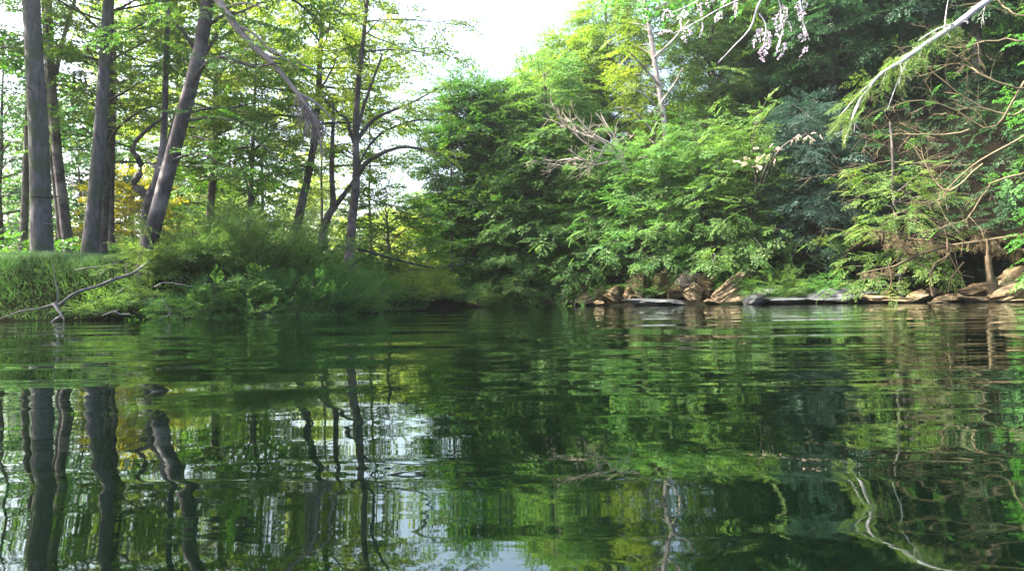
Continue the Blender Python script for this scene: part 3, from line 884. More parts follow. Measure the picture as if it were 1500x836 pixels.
# ------------------------------------------------------------------ undergrowth on the right hillside and forest floors
rng = np.random.default_rng(19)
mb = MB()
n = 5200
X = rng.uniform(-1, 34, n); Y = rng.uniform(29, 60, n)
d = shore_dist(X, Y); k = (d > 2.2) & (d < 26) & ~((X > 11.5) & (d < 9))
X, Y = X[k], Y[k]; Z = height(X, Y)
n = len(X); th = rng.uniform(0, 2 * math.pi, n)
stamp(mb, 'far', np.stack([X, Y, Z + rng.uniform(0.05, 0.9, n)], -1), np.stack([np.cos(th), np.sin(th), rng.uniform(0, 0.7, n)], -1), rng.uniform(0.7, 1.3, n), rng, 0.4, 0.4)
n = 2600
X = rng.uniform(-26, -1.5, n); Y = rng.uniform(22, 52, n)
d = shore_dist(X, Y); k = d > 3.5
X, Y = X[k], Y[k]; Z = height(X, Y)
n = len(X); th = rng.uniform(0, 2 * math.pi, n)
stamp(mb, 'far', np.stack([X, Y, Z + rng.uniform(0.05, 0.7, n)], -1), np.stack([np.cos(th), np.sin(th), rng.uniform(0, 0.7, n)], -1), rng.uniform(0.5, 1.1, n), rng, 0.4, 0.4)
UG = mb
mb = MB()
n = 2600
X = rng.uniform(11.5, 30, n); Y = rng.uniform(22, 38, n)
d = shore_dist(X, Y); k = (d > 1.6) & (d < 9.5)
X, Y = X[k], Y[k]; Z = height(X, Y)
n = len(X); th = rng.uniform(0, 2 * math.pi, n)
stamp(mb, 'fine', np.stack([X, Y, Z + rng.uniform(0.02, 0.4, n)], -1), np.stack([np.cos(th) - 0.5, np.sin(th) - 0.8, rng.uniform(-0.6, 0.4, n)], -1), rng.uniform(0.6, 1.1, n), rng, 0.5, 0.2)  # low tint puts the shade of the bank into the leaves
tag(mb.build('ivy', M['deep'], smooth=False), 'ivy painted shadow-dark over the steep bank behind the bare twigs', 'ivy', kind='stuff')
mb = UG
tag(mb.build('undergrowth', M['beech'], smooth=False), 'leafy undergrowth covering the forest floor', 'undergrowth', kind='stuff')

# ================================================================== RIGHT BANK TREES
GR = 'trees crowding the right bank'
RP = dict(sub_len=1.8, sub_step=0.30, spray_step=0.34, size=1.1, bare=0.2, sub_el=-0.02, sub_curve=-0.22, wood=False)
RF = dict(RP, sub_step=0.5, spray_step=0.46, size=1.15, wood=False)


def right_tree(name, label, px, Y, topy, r, leafm, kind, seed, n, spread, low, el=(10, 40), curve=-0.12, P=RP, tint=0.5, bark='bark_brown', lean=(0, 0), top=0.3, az=None, group=GR, cat='tree'):
    b = gp(px, Y)
    H = at(px, topy, Y)[2] - b[2]
    return wood_tree(name, label, b, H, r, bark, leafm, kind, seed, int(n * 1.6), low, 0.99, spread * 1.12, spread * 1.12 * (1 if top == 0.3 else top), el[0], el[1] + 20, curve, P, lean=lean, cat=cat, group=group, tint=tint, az=az, taper=dome if top == 0.3 else None)


right_tree('tree', 'dark dense tree at the left end of the right bank, bordering the gap', 697, 39, 135, 0.2, 'beech', 'broad', 201, 90, 2.6, 0.03, tint=0.4, P=dict(RP, sub_step=0.28))
right_tree('tree', 'deep green tree right beside the inlet with drooping low boughs', 752, 39, 150, 0.2, 'beech', 'fine', 202, 80, 2.7, 0.05)
right_tree('tree', 'tree behind the two dark trees beside the gap, at its right', 742, 47, 150, 0.2, 'beech', 'broad', 245, 60, 3.2, 0.1, P=RF, tint=0.5)
right_tree('tree', 'rounded tree crown behind the boughs by the inlet', 792, 47, 100, 0.2, 'lime', 'broad', 246, 60, 3.2, 0.1, P=RF, tint=0.4)
right_tree('tree', 'bright tree with layered boughs hanging to the water by the inlet', 800, 38.2, 108, 0.22, 'hem', 'fine', 203, 60, 2.9, 0.06, el=(5, 40), curve=-0.16)
right_tree('tree', 'yellow-green rounded treetop left of the pale-trunked tree', 838, 43, 62, 0.24, 'lime', 'fine', 204, 50, 3.0, 0.3, tint=0.55)
right_tree('tree', 'tall yellow-green tree behind the bleached dead tree', 893, 44, 8, 0.25, 'lime', 'fine', 205, 60, 3.0, 0.3)  # this crown and its neighbours have lighter leaves standing for haze
# pale-trunked tree
rng = np.random.default_rng(206)
tr, rr = px_trunk([(982, 330), (979, 245), (972, 170), (962, 110), (953, 50), (944, -10)], 37.5, 10, 6)
tr, rr = ext(tr, rr, 3.5, 2.5)
base = tuple(tr[0])
wood = MB(); wood.tube(tr, rr, 8, 0.05, rng)
S = ([], [], [])
crown_limbs(rng, tr, rr, wood, S, 46, 0.12, 0.98, 3.0, 1.4, 15, 45, -0.12, RP, az=(rad(5), rad(175)))
for pts in ([(972, 170), (945, 140), (920, 128)], [(965, 125), (940, 95), (915, 70)], [(976, 215), (945, 180), (925, 160), (900, 158)], [(969, 150), (990, 120), (1000, 100)], [(958, 85), (985, 60), (1010, 30)]):
    q, qr = px_trunk(pts, [37.4, 36.8, 36.3, 36][:len(pts)], 4, 2, 8)
    wood.tube(q, qr, 5)
finish_tree('pale_trunked_tree', base, 'tall tree with a thin whitish trunk showing against dark green leaves', 'tree', GR, wood, 'bark_pale', S, 'fine', 'lime', rng)
right_tree('tree', 'tall green tree directly right of the whitish trunk', 1050, 41, -60, 0.25, 'hem', 'fine', 207, 56, 3.2, 0.12)
right_tree('tree', 'tall green tree behind the overexposed hanging leaves', 1135, 41, -90, 0.28, 'beech', 'fine', 208, 60, 3.3, 0.1, tint=0.6)
right_tree('tree', 'dark bluish tree behind the upper end of the curved white limb', 1225, 38, -110, 0.28, 'deep', 'fine', 209, 60, 3.2, 0.1)
right_tree('tree', 'hillside tree rising above and right of the whitish trunk', 1092, 48, -90, 0.25, 'lime', 'fine', 241, 46, 3.6, 0.3, P=RF, tint=0.45)
right_tree('tree', 'hillside tree high behind the dark bluish tree', 1180, 48, -110, 0.25, 'deep', 'fine', 242, 46, 3.6, 0.3, P=RF, tint=0.5)
right_tree('tree', 'hillside tree high behind the curved white limb', 1275, 45, -120, 0.25, 'deep', 'fine', 243, 46, 3.6, 0.3, P=RF, tint=0.4)
right_tree('tree', 'hillside tree at top right behind all the bare twigs', 1385, 43, -130, 0.25, 'deep', 'fine', 244, 46, 3.6, 0.3, P=RF, tint=0.3)
right_tree('tree', 'tree behind the bare tan twigs, leaves painted shadow-dark', 1330, 36.5, -120, 0.28, 'deep', 'fine', 210, 44, 3.2, 0.42, P=RF, tint=0.2)  # dark tint here and below stands for shade inside the thicket
right_tree('tree', 'tree nearest the right edge behind the bare twigs, painted shadow-dark', 1440, 35, -120, 0.28, 'deep', 'fine', 211, 44, 3.2, 0.42, P=RF, tint=0.15)
right_tree('tree', 'tree outside the right edge, high on the bank, painted shadow-dark', 1540, 33, -120, 0.28, 'deep', 'fine', 212, 44, 3.2, 0.42, P=RF, tint=0.15)
# lower layered trees that lean out over the rocks
AR = (rad(150), rad(330))
OP = dict(RP, sub_len=1.25, sub_step=0.34, spray_step=0.34, size=0.8, sub_curve=-0.35)
right_tree('overhanging_tree', 'low arching tree drooping over the dark boulder', 868, 36.2, 262, 0.12, 'hem', 'fine', 213, 34, 2.6, 0.1, (15, 60), -0.26, OP, 0.55, az=(rad(140), rad(400)), top=0.7)
right_tree('overhanging_tree', 'bright layered tree arching over the flat grey rock', 945, 34.6, 248, 0.14, 'hem', 'fine', 214, 38, 2.9, 0.15, (20, 60), -0.26, OP, 0.62, az=(rad(140), rad(400)), top=0.75)
right_tree('overhanging_tree', 'bright arching tree above the pale boulder', 1030, 33.6, 242, 0.14, 'hem', 'fine', 215, 38, 2.8, 0.15, (20, 60), -0.26, OP, 0.6, az=(rad(140), rad(400)), top=0.75)
OT = right_tree('overhanging_tree', 'leafy low tree with pale pink sprigs above the slanting tan slab', 1098, 33.0, 225, 0.14, 'hem', 'fine', 216, 36, 2.7, 0.12, (20, 60), -0.24, OP, 0.5, az=(rad(140), rad(400)), top=0.75)
right_tree('overhanging_tree', 'low tree with boughs touching the water at the inlet mouth', 765, 37.2, 275, 0.12, 'hem', 'fine', 217, 36, 2.5, 0.06, (10, 50), -0.2, OP, 0.5, az=(rad(140), rad(400)), top=0.7)
# blue-green conifer
right_tree('conifer', 'blue-green drooping conifer in the shade left of the yellowish boughs', 1190, 32.6, 165, 0.14, 'blue', 'needle', 218, 84, 2.2, 0.04, (5, 25), -0.2, dict(OP, size=0.95, spray_step=0.26), 0.5, top=0.35, cat='conifer')

# yellowish sparse tree on the undercut bank
rng = np.random.default_rng(219)
b = gp(1318, 29.3)
tr = straight(rng, (b[0], b[1], b[2] - 0.3), (b[0] - 0.4, b[1] - 0.2, at(1318, 180, 29.3)[2]), 10, 0.05)
rr = np.linspace(0.13, 0.04, 10)
wood = MB(); wood.tube(tr, rr, 8, 0.05, rng)
S = ([], [], [])
crown_limbs(rng, tr, rr, wood, S, 32, 0.10, 0.70, 2.8, 1.7, 0, 30, -0.16, dict(OP, sub_len=1.1, size=0.66, spray_step=0.34, sub_step=0.28), az=(rad(130), rad(330)))
tw = MB()


def fan(mbx, p0, d0, Ln, r, depth, rng, curve=0.0, spread=0.6, nch=4):
    q = grow(rng, p0, d0, Ln, 5, curve, 0.12)
    mbx.tube(q, np.linspace(r, r * 0.45, len(q)), 5 if r > 0.015 else 3)
    if depth <= 0: return
    for _ in range(nch):
        s_ = rng.uniform(0.25, 0.95)
        p, t_, _ = along(q, [s_])
        fan(mbx, p[0], t_[0] + rng.normal(0, spread, 3), Ln * rng.uniform(0.4, 0.62), r * 0.55, depth - 1, rng, curve, spread, nch)


for k in range(13):
    p, _, _ = along(tr, [rng.uniform(0.25, 0.95)])
    a = rng.uniform(rad(150), rad(320))
    fan(tw, p[0], [math.cos(a), math.sin(a), rng.uniform(-0.1, 0.5)], rng.uniform(1.6, 3.0), 0.015, 2, rng, -0.16)
finish_tree('sparse_tree', b, 'sparse yellow-green tree with many bare tan twigs above the dark undercut', 'tree', GR, wood, 'bark_brown', S, 'fine', 'olive', rng, 0.6, [(tw, 'bare_twigs', 'twig_tan')])

# ------------------------------------------------------------------ near tree at the right: white limb, bare fans, hanging overexposed leaves
rng = np.random.default_rng(220)
bx, by = 20.9, 24.5
base = (bx, by, gz(bx, by))
tr = straight(rng, (bx, by, base[2] - 0.4), (bx - 0.8, by + 0.3, base[2] + 13), 10, 0.06)
rr = np.linspace(0.30, 0.09, 10)
wood = MB(); wood.tube(tr, rr, 10, 0.05, rng)
S = ([], [], [])
crown_limbs(rng, tr, rr, wood, S, 24, 0.3, 0.98, 4.0, 2.0, 5, 45, -0.05, dict(RP, size=0.9), az=(rad(-60), rad(160)))
limbs = []
jb = along(tr, [0.93])[0][0]
q = smooth_path([jb, at(1500, -32, 24.2), at(1450, 2, 24), at(1385, 52, 23.8), at(1330, 86, 23.7), at(1290, 112, 23.6), at(1262, 148, 23.5), at(1245, 190, 23.5)], 26)
q = q + np.cumsum(rng.normal(0, 0.02, q.shape), 0) * (np.arange(26) > 0)[:, None]
lb = MB(); lb.tube(q, np.linspace(0.13, 0.02, 26), 8, 0.10, rng)
for k in range(26):
    p, t_, _ = along(q, [rng.uniform(0.3, 1.0)])
    fan(lb, p[0], t_[0] * 0.8 + rng.normal(0, 0.5, 3), rng.uniform(0.25, 0.8), 0.010, 1, rng, -0.1, 0.5, 3)
for s_, e_ in ((0.55, (1345, 60)), (0.6, (1390, -5)), (0.72, (1300, 160)), (0.8, (1230, 170)), (0.9, (1236, 210))):
    p, _, _ = along(q, [s_]); e2 = at(*e_, 23.4)
    lb.tube(smooth_path([p[0], (p[0] + e2) / 2 + [0, 0, 0.1], e2], 7), np.linspace(0.03, 0.01, 7), 5)
SW = ([], [], [])
for k in range(70):
    p, t_, _ = along(q, [rng.uniform(0.55, 1.0)])
    SW[0].append(p[0] + rng.normal(0, 0.15, 3)); SW[1].append([rng.normal(-0.6, 0.4), rng.normal(-0.1, 0.4), rng.normal(-0.5, 0.3)]); SW[2].append(rng.uniform(0.5, 1.1))
limbs.append((lb, 'white_limb', 'white_limb'))
fan_mb = MB(); SF = ([], [], [])
for pts in ([(1500, 120), (1470, 172), (1440, 180), (1390, 150), (1340, 140), (1300, 158)], [(1500, 160), (1478, 172), (1430, 158), (1380, 120), (1350, 85)],
            [(1500, 200), (1440, 235), (1405, 262), (1375, 292), (1340, 300)], [(1510, 250), (1460, 262), (1430, 285), (1395, 320), (1360, 330)],
            [(1520, 20), (1480, 18), (1455, 0), (1440, -20)], [(1500, 60), (1450, 60), (1400, 70), (1370, 62)],
            [(1440, 240), (1398, 280), (1370, 262), (1352, 220)], [(1490, 130), (1440, 110), (1410, 96), (1345, 100)], [(1420, 190), (1370, 195), (1310, 192)]):
    q, qr = px_trunk(pts, [24.0, 24.4, 24.8, 25.0, 25.1, 25.2][:len(pts)], 3.6, 1.2, 12)
    q = q + np.cumsum(rng.normal(0, 0.035, q.shape), 0) * (np.arange(len(q)) > 0)[:, None]
    j0 = tr[5] if pts[0][0] > 1480 else q[0]
    fan_mb.tube(np.concatenate([[j0], q]) if pts[0][0] > 1480 else q, np.concatenate([[qr[0] * 1.3], qr]) if pts[0][0] > 1480 else qr, 5)
    clothe(rng, q, fan_mb, SF, dict(OP, sub_len=0.9, size=0.5, bare=0.5, sub_step=0.8, spray_step=0.6))
    for k in range(10):
        p, t_, _ = along(q, [rng.uniform(0.25, 1.0)])
        fan(fan_mb, p[0], t_[0] + rng.normal(0, 0.55, 3), rng.uniform(0.5, 1.3), 0.009, 2, rng, -0.06, 0.55, 3)
limbs.append((fan_mb, 'bare_twigs', 'twig_tan'))
wl = finish_tree('white_limbed_tree', base, 'tree outside the right edge reaching in with a long curved white limb', 'tree', GR, wood, 'bark_brown', S, 'broad', 'beech', rng, 0.5, limbs)

fb = MB(); stamp(fb, 'fine', SF[0], SF[1], SF[2], rng, 0.4)
fb.build('leaf_sprays', M['fresh'], wl, smooth=False, origin=base)
hb = MB(); stamp(hb, 'needle', SW[0], SW[1], SW[2], rng, 0.5)
hb.build('hanging_foliage', M['olive'], wl, smooth=False, origin=base)
# overhanging tree top centre-right, leaves painted overexposed lilac: trunk on the right bank, its long bough crosses above the frame
rng = np.random.default_rng(221)
bx, by = 23.0, 18.5
base = (bx, by, gz(bx, by))
tr = straight(rng, (bx, by, base[2] - 0.4), (bx - 1.0, by - 0.3, base[2] + 12.5), 10, 0.05)
rr = np.linspace(0.28, 0.09, 10)
wood = MB(); wood.tube(tr, rr, 9, 0.05, rng)
S = ([], [], [])
crown_limbs(rng, tr, rr, wood, S, 22, 0.35, 0.98, 3.5, 2.0, 5, 45, -0.05, dict(RP, size=0.9), az=(rad(-80), rad(130)))
q = smooth_path([tr[8], at(1560, -190, 16), at(1350, -140, 14.5), at(1200, -70, 13.5), at(1122, -10, 13), at(1100, 40, 13), at(1075, 68, 13), at(1052, 92, 13)], 30)
lb = MB(); lb.tube(q, 0.12 * (1 - np.linspace(0, 1, 30)) ** 2.2 + 0.008, 7, 0.03, rng)
pl = MB(); SP = ([], [], [])
for pts in ([(1122, -10), (1100, -30), (1060, -20), (1010, 8), (985, 18)], [(1140, -30), (1110, -12), (1060, 10), (1025, 30), (985, 50)], [(1122, -5), (1140, 0), (1145, 30), (1148, 52)],
            [(1150, -40), (1170, -5), (1176, 30), (1186, 60)], [(1112, 20), (1122, 38), (1118, 70)]):
    w_ = smooth_path([at(a, b_, 13) for a, b_ in pts], 12)
    lb.tube(w_, np.linspace(0.016, 0.005, 12), 4)
    for s_ in np.linspace(0.4, 1.0, 5):
        p, t_, _ = along(w_, [s_])
        for _ in range(1):
            SP[0].append(p[0] + rng.normal(0, 0.04, 3)); SP[1].append(t_[0] * 0.5 + rng.normal(0, 0.4, 3) + [0, 0, -0.5]); SP[2].append(rng.uniform(0.2, 0.36))
stamp(pl, 'maple', SP[0], SP[1], SP[2], rng, 0.6)
t_ = finish_tree('overexposed_leaf_tree', base, 'tree outside the right edge whose thin bough dangles leaves painted overexposed lilac', 'tree', GR, wood, 'bark_brown', S, 'broad', 'beech', rng, 0.5,
                 [(lb, 'bough', 'white_limb')])
pl.build('pale_leaves', M['pale'], t_, smooth=False, origin=base)['label'] = 'dangling leaves painted overexposed pale lilac'
gr = MB(); SG = ([], [], [])
for pts in ([(1180, -60), (1100, -45), (1000, -20), (930, 5), (880, 8)], [(1150, -50), (1080, -20), (1010, 0), (960, 20)], [(1300, -110), (1200, -60), (1130, -10), (1100, 0)]):
    w_ = smooth_path([at(a, b_, 13.6) for a, b_ in pts], 12)
    gr.tube(w_, np.linspace(0.012, 0.004, 12), 4)
    for s_ in np.linspace(0.2, 1.0, 22):
        p, tt_, _ = along(w_, [s_])
        SG[0].append(p[0]); SG[1].append(tt_[0] + rng.normal(0, 0.5, 3) + [0, 0, -0.3]); SG[2].append(rng.uniform(0.3, 0.5))
stamp(gr, 'maple', SG[0], SG[1], SG[2], rng, 0.5, 0.6)
gr.build('green_leaves', M['fresh'], t_, smooth=False, origin=base)

# fresh green tree at the right edge
rng = np.random.default_rng(222)
bx, by = 19.6, 25.6
base = (bx, by, gz(bx, by))
tr = straight(rng, (bx, by, base[2] - 0.3), (bx + 0.3, by - 0.3, base[2] + 8), 10, 0.05)
rr = np.linspace(0.14, 0.05, 10)
wood = MB(); wood.tube(tr, rr, 8, 0.05, rng)
S = ([], [], [])
crown_limbs(rng, tr, rr, wood, S, 40, 0.15, 0.98, 1.9, 1.9, 5, 40, -0.16, dict(OP, size=0.65, bare=0.35), az=(rad(120), rad(290)))
finish_tree('tree', base, 'fresh bright green tree at the right edge above the hanging stump', 'tree', GR, wood, 'bark_brown', S, 'maple', 'fresh', rng, 0.55)

# bleached dead tree
rng = np.random.default_rng(223)
wood = MB()
base = gp(935, 36.4)
for pts, w0, w1 in (([(938, 330), (930, 285), (910, 240), (886, 210), (850, 196), (812, 178)], 7, 2), ([(900, 222), (870, 218), (835, 190), (815, 170)], 4, 1.6), ([(912, 245), (905, 218), (868, 196), (842, 168)], 5, 2),
                    ([(888, 212), (872, 236), (845, 232), (815, 236)], 4, 1.5), ([(905, 235), (880, 240), (850, 246), (806, 240)], 4, 1.5), ([(925, 275), (915, 240), (900, 200), (872, 165)], 5, 2),
                    ([(868, 232), (866, 215), (866, 250)], 3, 2)):
    q, qr = px_trunk(pts, 34.6, w0, w1, 14)
    wood.tube(q, qr, 6, 0.05, rng)
    for k in range(9):
        p, t_, _ = along(q, [rng.uniform(0.3, 1.0)])
        fan(wood, p[0], t_[0] + rng.normal(0, 0.5, 3), rng.uniform(0.5, 1.4), 0.02, 1, rng, 0, 0.5, 3)
b0 = at(938, 330, 34.6)
wood.tube([(b0[0] + 0.3, b0[1] + 0.2, gz(b0[0] + 0.3, b0[1] + 0.2) - 0.3), b0], [0.16, wr(7, 34.6)], 7)
finish_tree('dead_tree', tuple(b0 - np.array([0, 0, 1.5])), 'bleached bare dead tree leaning left among the green crowns', 'dead tree', None, wood, 'dead_pale', ([], [], []), 'fine', 'beech', rng)

# pale pink leaf sprigs on the boughs of the low tree above the slanting slab
rng = np.random.default_rng(230)
bb = np.array(OT.location)
st = MB(); pk = MB(); S = ([], [], [])
for pts in ([(1108, 300), (1130, 240), (1150, 212), (1182, 196)], [(1108, 300), (1108, 270), (1106, 250), (1098, 238)], [(1108, 290), (1120, 250), (1132, 226), (1128, 222)]):
    w_, wr_ = px_trunk(pts, [32.4, 31.2, 30.4, 30.0], 4, 1.5, 12)
    st.tube(w_, wr_, 5)
    for _ in range(9):
        S[0].append(w_[-1] + rng.normal(0, 0.16, 3) * [2.0, 1, 0.7]); S[1].append(rng.normal(0, 1, 3) + [-0.8, 0, -0.2]); S[2].append(rng.uniform(0.2, 0.36))
stamp(pk, 'maple', S[0], S[1], S[2], rng, 0.6)
st.build('limb', M['bark_brown'], OT, origin=tuple(bb))
pk.build('pale_leaves', M['blush'], OT, smooth=False, origin=tuple(bb))['label'] = 'pale pink leaf sprigs'

# ------------------------------------------------------------------ bushes over the rocks
GB = 'bushes above the rocks of the right bank'
for k, (lb_, px_, Y, R_, H_, lm) in enumerate([
        ('pale green bush at the water just left of the brown rocks', 806, 36.8, 0.9, 1.0, 'hem'),
        ('leafy bush behind the dark split boulder', 872, 35.0, 1.1, 1.1, 'hem'),
        ('green bush above the flat grey rock', 958, 33.6, 1.1, 1.0, 'shrub'),
        ('small bright bush on top of the slanting tan slab', 1062, 32.0, 0.7, 0.8, 'fresh'),
        ('mounded green bush above the long grey ledge, nearest the tan slab', 1120, 30.9, 1.2, 1.3, 'hem'),
        ('mossy mounded bush in the middle above the long grey ledge', 1165, 30.5, 1.1, 1.2, 'shrub'),
        ('low bright bush at the right end of the long grey ledge', 1222, 29.9, 1.1, 0.95, 'fresh'),
        ('dark bush between the conifer and the undercut', 1255, 30.6, 1.2, 1.4, 'shrub'),
        ('dark leafy bush at the inlet water edge', 742, 38.6, 1.1, 1.1, 'shrub')]):
    shrub('shrub', lb_, gp(px_, Y), R_, H_, 160 + k, lm, group=GB, P=dict(size=0.5, spray_el=0.05))


# ================================================================== ROCKS
def rock(label, px_, py_, Y, size, rot, mat, seed, group='rocks along the right waterline', cuts=9, depth=0.55):
    """size: half-width, half-depth, half-height in metres; (px_, py_) the middle of the rock in the photo"""
    import bmesh
    rng = np.random.default_rng(seed)
    bm = bmesh.new()
    bmesh.ops.create_icosphere(bm, subdivisions=4, radius=1)
    me = bpy.data.meshes.new('rock')
    bm.to_mesh(me); bm.free()
    n = len(me.vertices)
    v = np.empty(n * 3, np.float32); me.vertices.foreach_get('co', v); v = v.reshape(-1, 3).astype(float)
    for _ in range(cuts + 5):
        nn = unit(rng.normal(0, 1, 3)); dd = rng.uniform(0.42, 0.8)
        e = np.maximum(v @ nn - dd, 0)
        v -= e[:, None] * nn * 0.97
    for j in range(n):
        q = Vector(v[j]) * 1.7 + Vector((seed * 1.3, 0, 0))
        h = mnoise.fractal(q, 0.9, 2.1, 5) * 0.14
        q2 = Vector((v[j][0] * 0.7, v[j][1] * 0.7, v[j][2] * 6 + seed))
        h += (abs(mnoise.noise(q2)) - 0.25) * 0.30
        v[j] *= 1 + h
    v *= np.array(size) * 1.35 * (1, 1, 1.0 if size[2] > 0.2 else 0.8)
    me.vertices.foreach_set('co', v.astype(np.float32).ravel())
    me.update()
    me.materials.append(mat)
    o = bpy.data.objects.new('rock', me)
    COL.objects.link(o)
    o.location = at(px_, py_, Y)
    o.rotation_euler = rot
    return tag(o, label, 'rock', group)


RK = [
    ('low brown rock at the left end of the rocky shore', 806, 438, 36.2, (0.55, 0.5, 0.30), (0, 0.1, 0.2), 'rock_brown'),
    ('small flat brown stone in the water, farthest left', 782, 446, 36.6, (0.35, 0.3, 0.09), (0, 0, 0.4), 'rock_brown'),
    ('sloping pale tan rock left of the dark split boulder', 862, 436, 34.6, (0.72, 0.5, 0.34), (0.1, -0.35, 0.2), 'rock_tan'),
    ('dark split boulder with a bright left face', 896, 434, 34.0, (0.62, 0.55, 0.46), (0.2, 0.4, 0.5), 'rock_brown'),
    ('upright brown rock wedged behind the flat grey rock, on its left', 936, 418, 33.8, (0.46, 0.5, 0.75), (0, 0.2, 0.2), 'rock_brown'),
    ('ochre rock face behind the flat grey rock', 972, 420, 33.4, (0.55, 0.5, 0.72), (0.1, -0.1, 0.6), 'rock_brown'),
    ('flat smooth grey rock lying in the water', 972, 442, 31.6, (1.15, 0.6, 0.17), (0, 0.03, 0.05), 'rock_grey'),
    ('pale rounded boulder, the whitest on the shore', 1006, 409, 32.8, (0.52, 0.5, 0.44), (0.2, 0.1, 0.4), 'rock_pale'),
    ('broken ochre rocks under the pale boulder', 1014, 434, 32.0, (0.55, 0.4, 0.42), (0.1, 0.5, 0.2), 'rock_tan'),
    ('slanting layered tan slab leaning to the right', 1066, 424, 31.4, (0.95, 0.45, 0.36), (0.15, -0.62, 0.1), 'rock_tan'),
    ('brown rock filling in behind the slanting slab', 1094, 416, 32.0, (0.5, 0.5, 0.6), (0, 0.2, 0.7), 'rock_brown'),
    ('small grey wedge at the left end of the long ledge', 1110, 437, 30.2, (0.5, 0.4, 0.24), (0.1, -0.25, 0.2), 'rock_grey'),
    ('middle part of the long grey ledge', 1162, 439, 29.8, (1.15, 0.6, 0.17), (0, -0.04, -0.1), 'rock_grey'),
    ('large right part of the long grey ledge', 1228, 434, 29.2, (1.15, 0.7, 0.26), (0.05, -0.1, -0.15), 'rock_grey'),
    ('flat tan stone where the grey ledge meets the undercut', 1285, 437, 28.4, (0.75, 0.5, 0.19), (0, 0.02, -0.2), 'rock_tan'),
    ('pointed tan stone below the left hanging root', 1345, 434, 27.9, (0.48, 0.4, 0.20), (0.1, -0.3, 0.2), 'rock_tan'),
    ('low tan stone between the hanging roots', 1316, 440, 27.8, (0.6, 0.4, 0.10), (0, 0, 0.1), 'rock_tan'),
    ('rounded tan stone under the crossed roots', 1392, 436, 27.5, (0.6, 0.45, 0.18), (0, -0.1, -0.1), 'rock_tan'),
    ('layered brown slab behind the hanging stump', 1428, 426, 27.6, (0.75, 0.5, 0.22), (0.1, -0.2, -0.2), 'rock_brown'),
    ('low tan rock in front of the hanging stump', 1432, 438, 26.9, (0.75, 0.4, 0.13), (0, 0.03, -0.2), 'rock_tan'),
    ('big sloping tan rock at the right edge', 1490, 424, 26.6, (0.9, 0.7, 0.46), (0.1, -0.3, -0.3), 'rock_tan'),
    ('thin flat tan rock at the water by the right edge', 1492, 440, 26.2, (0.7, 0.5, 0.09), (0, 0, -0.3), 'rock_tan'),
    ('knobbly brown rock between the low brown rock and the sloping pale one', 832, 439, 35.4, (0.45, 0.4, 0.28), (0.2, 0.1, 1.2), 'rock_brown'),
    ('half-hidden dark rock behind the sloping pale tan rock', 852, 426, 35.2, (0.5, 0.4, 0.35), (0.4, 0.1, 0.2), 'rock_brown'),
    ('small tan stone at the water in front of the dark split boulder', 878, 444, 33.8, (0.4, 0.3, 0.13), (0, 0.1, 0.6), 'rock_tan'),
    ('narrow dark rock right of the dark split boulder', 918, 432, 33.6, (0.3, 0.35, 0.42), (0.1, 0.5, 0.3), 'rock_brown'),
    ('squat ochre stone at the left end of the flat grey rock', 934, 437, 32.6, (0.35, 0.3, 0.2), (0.1, 0.2, 0.9), 'rock_tan'),
    ('dark rock filling below and left of the pale boulder', 990, 428, 32.6, (0.4, 0.35, 0.4), (0.2, -0.3, 0.9), 'rock_brown'),
    ('leaning brown rock between the pale boulder and the slanting slab', 1036, 424, 32.2, (0.35, 0.35, 0.55), (0.1, 0.35, 0.2), 'rock_brown'),
    ('small ochre stone under the lower end of the slanting slab', 1040, 442, 31.0, (0.4, 0.3, 0.12), (0, 0.1, 0.2), 'rock_tan'),
    ('thin second layer under the slanting tan slab', 1078, 434, 31.2, (0.75, 0.4, 0.2), (0.15, -0.5, 0.15), 'rock_tan'),
    ('small brown stone in the shadow under the roots, farthest left', 1300, 432, 28.6, (0.35, 0.3, 0.16), (0.1, 0, 0.3), 'rock_brown'),
    ('cracked brown stone behind the pointed tan stone', 1366, 430, 28.2, (0.4, 0.3, 0.2), (0.1, 0.2, 0.8), 'rock_brown'),
    ('little flat stone in the water below the crossed roots', 1376, 442, 26.9, (0.35, 0.3, 0.07), (0, 0, 0.3), 'rock_tan'),
    ('tan stone tucked between the stump foot and the big sloping rock', 1466, 434, 26.6, (0.4, 0.35, 0.24), (0.1, 0.3, 0.4), 'rock_tan'),
    ('brown rock above the big sloping rock at the right edge', 1484, 404, 27.0, (0.6, 0.5, 0.35), (0.1, -0.4, 0.1), 'rock_brown'),
]
for k, (lb_, a, b_, Y, sz, rt, mt) in enumerate(RK):
    rock(lb_, a, b_, Y, sz, rt, M[mt], 300 + k)

# ------------------------------------------------------------------ undercut earth bank on the right
mb = MB()
sp = smooth_path([(12.9, 30.6, 0), (14.6, 29.9, 0), (16.6, 29.2, 0), (18.6, 27.8, 0), (20.4, 25.2, 0), (22.0, 21.5, 0)], 60)
prof = [(-0.3, -0.3), (0.0, 0.15), (1.5, 0.3), (1.75, 0.8), (1.5, 1.5), (0.75, 1.95), (0.15, 2.05), (0.0, 2.25), (0.25, 2.5), (1.0, 2.75), (2.6, 3.0), (4.5, 3.6)]
tg = np.gradient(sp, axis=0); nrm = np.stack([-tg[:, 1], tg[:, 0], 0 * tg[:, 0]], -1); nrm /= np.linalg.norm(nrm, axis=1, keepdims=True)
rows = []
for s_i in range(60):
    fade = ss(0, 9, s_i)
    row = []
    for (u, z) in prof:
        p = sp[s_i] + nrm[s_i] * (u - 0.6)
        q = Vector((p[0] * 0.9, p[1] * 0.9, z * 0.9))
        p = p + nrm[s_i] * mnoise.fractal(q, 1, 2, 4) * 0.35
        row.append((p[0], p[1], z * (0.35 + 0.65 * fade) + mnoise.noise(q * 1.7) * 0.14))
    rows.append(row)
v = np.array(rows); nU = len(prof)
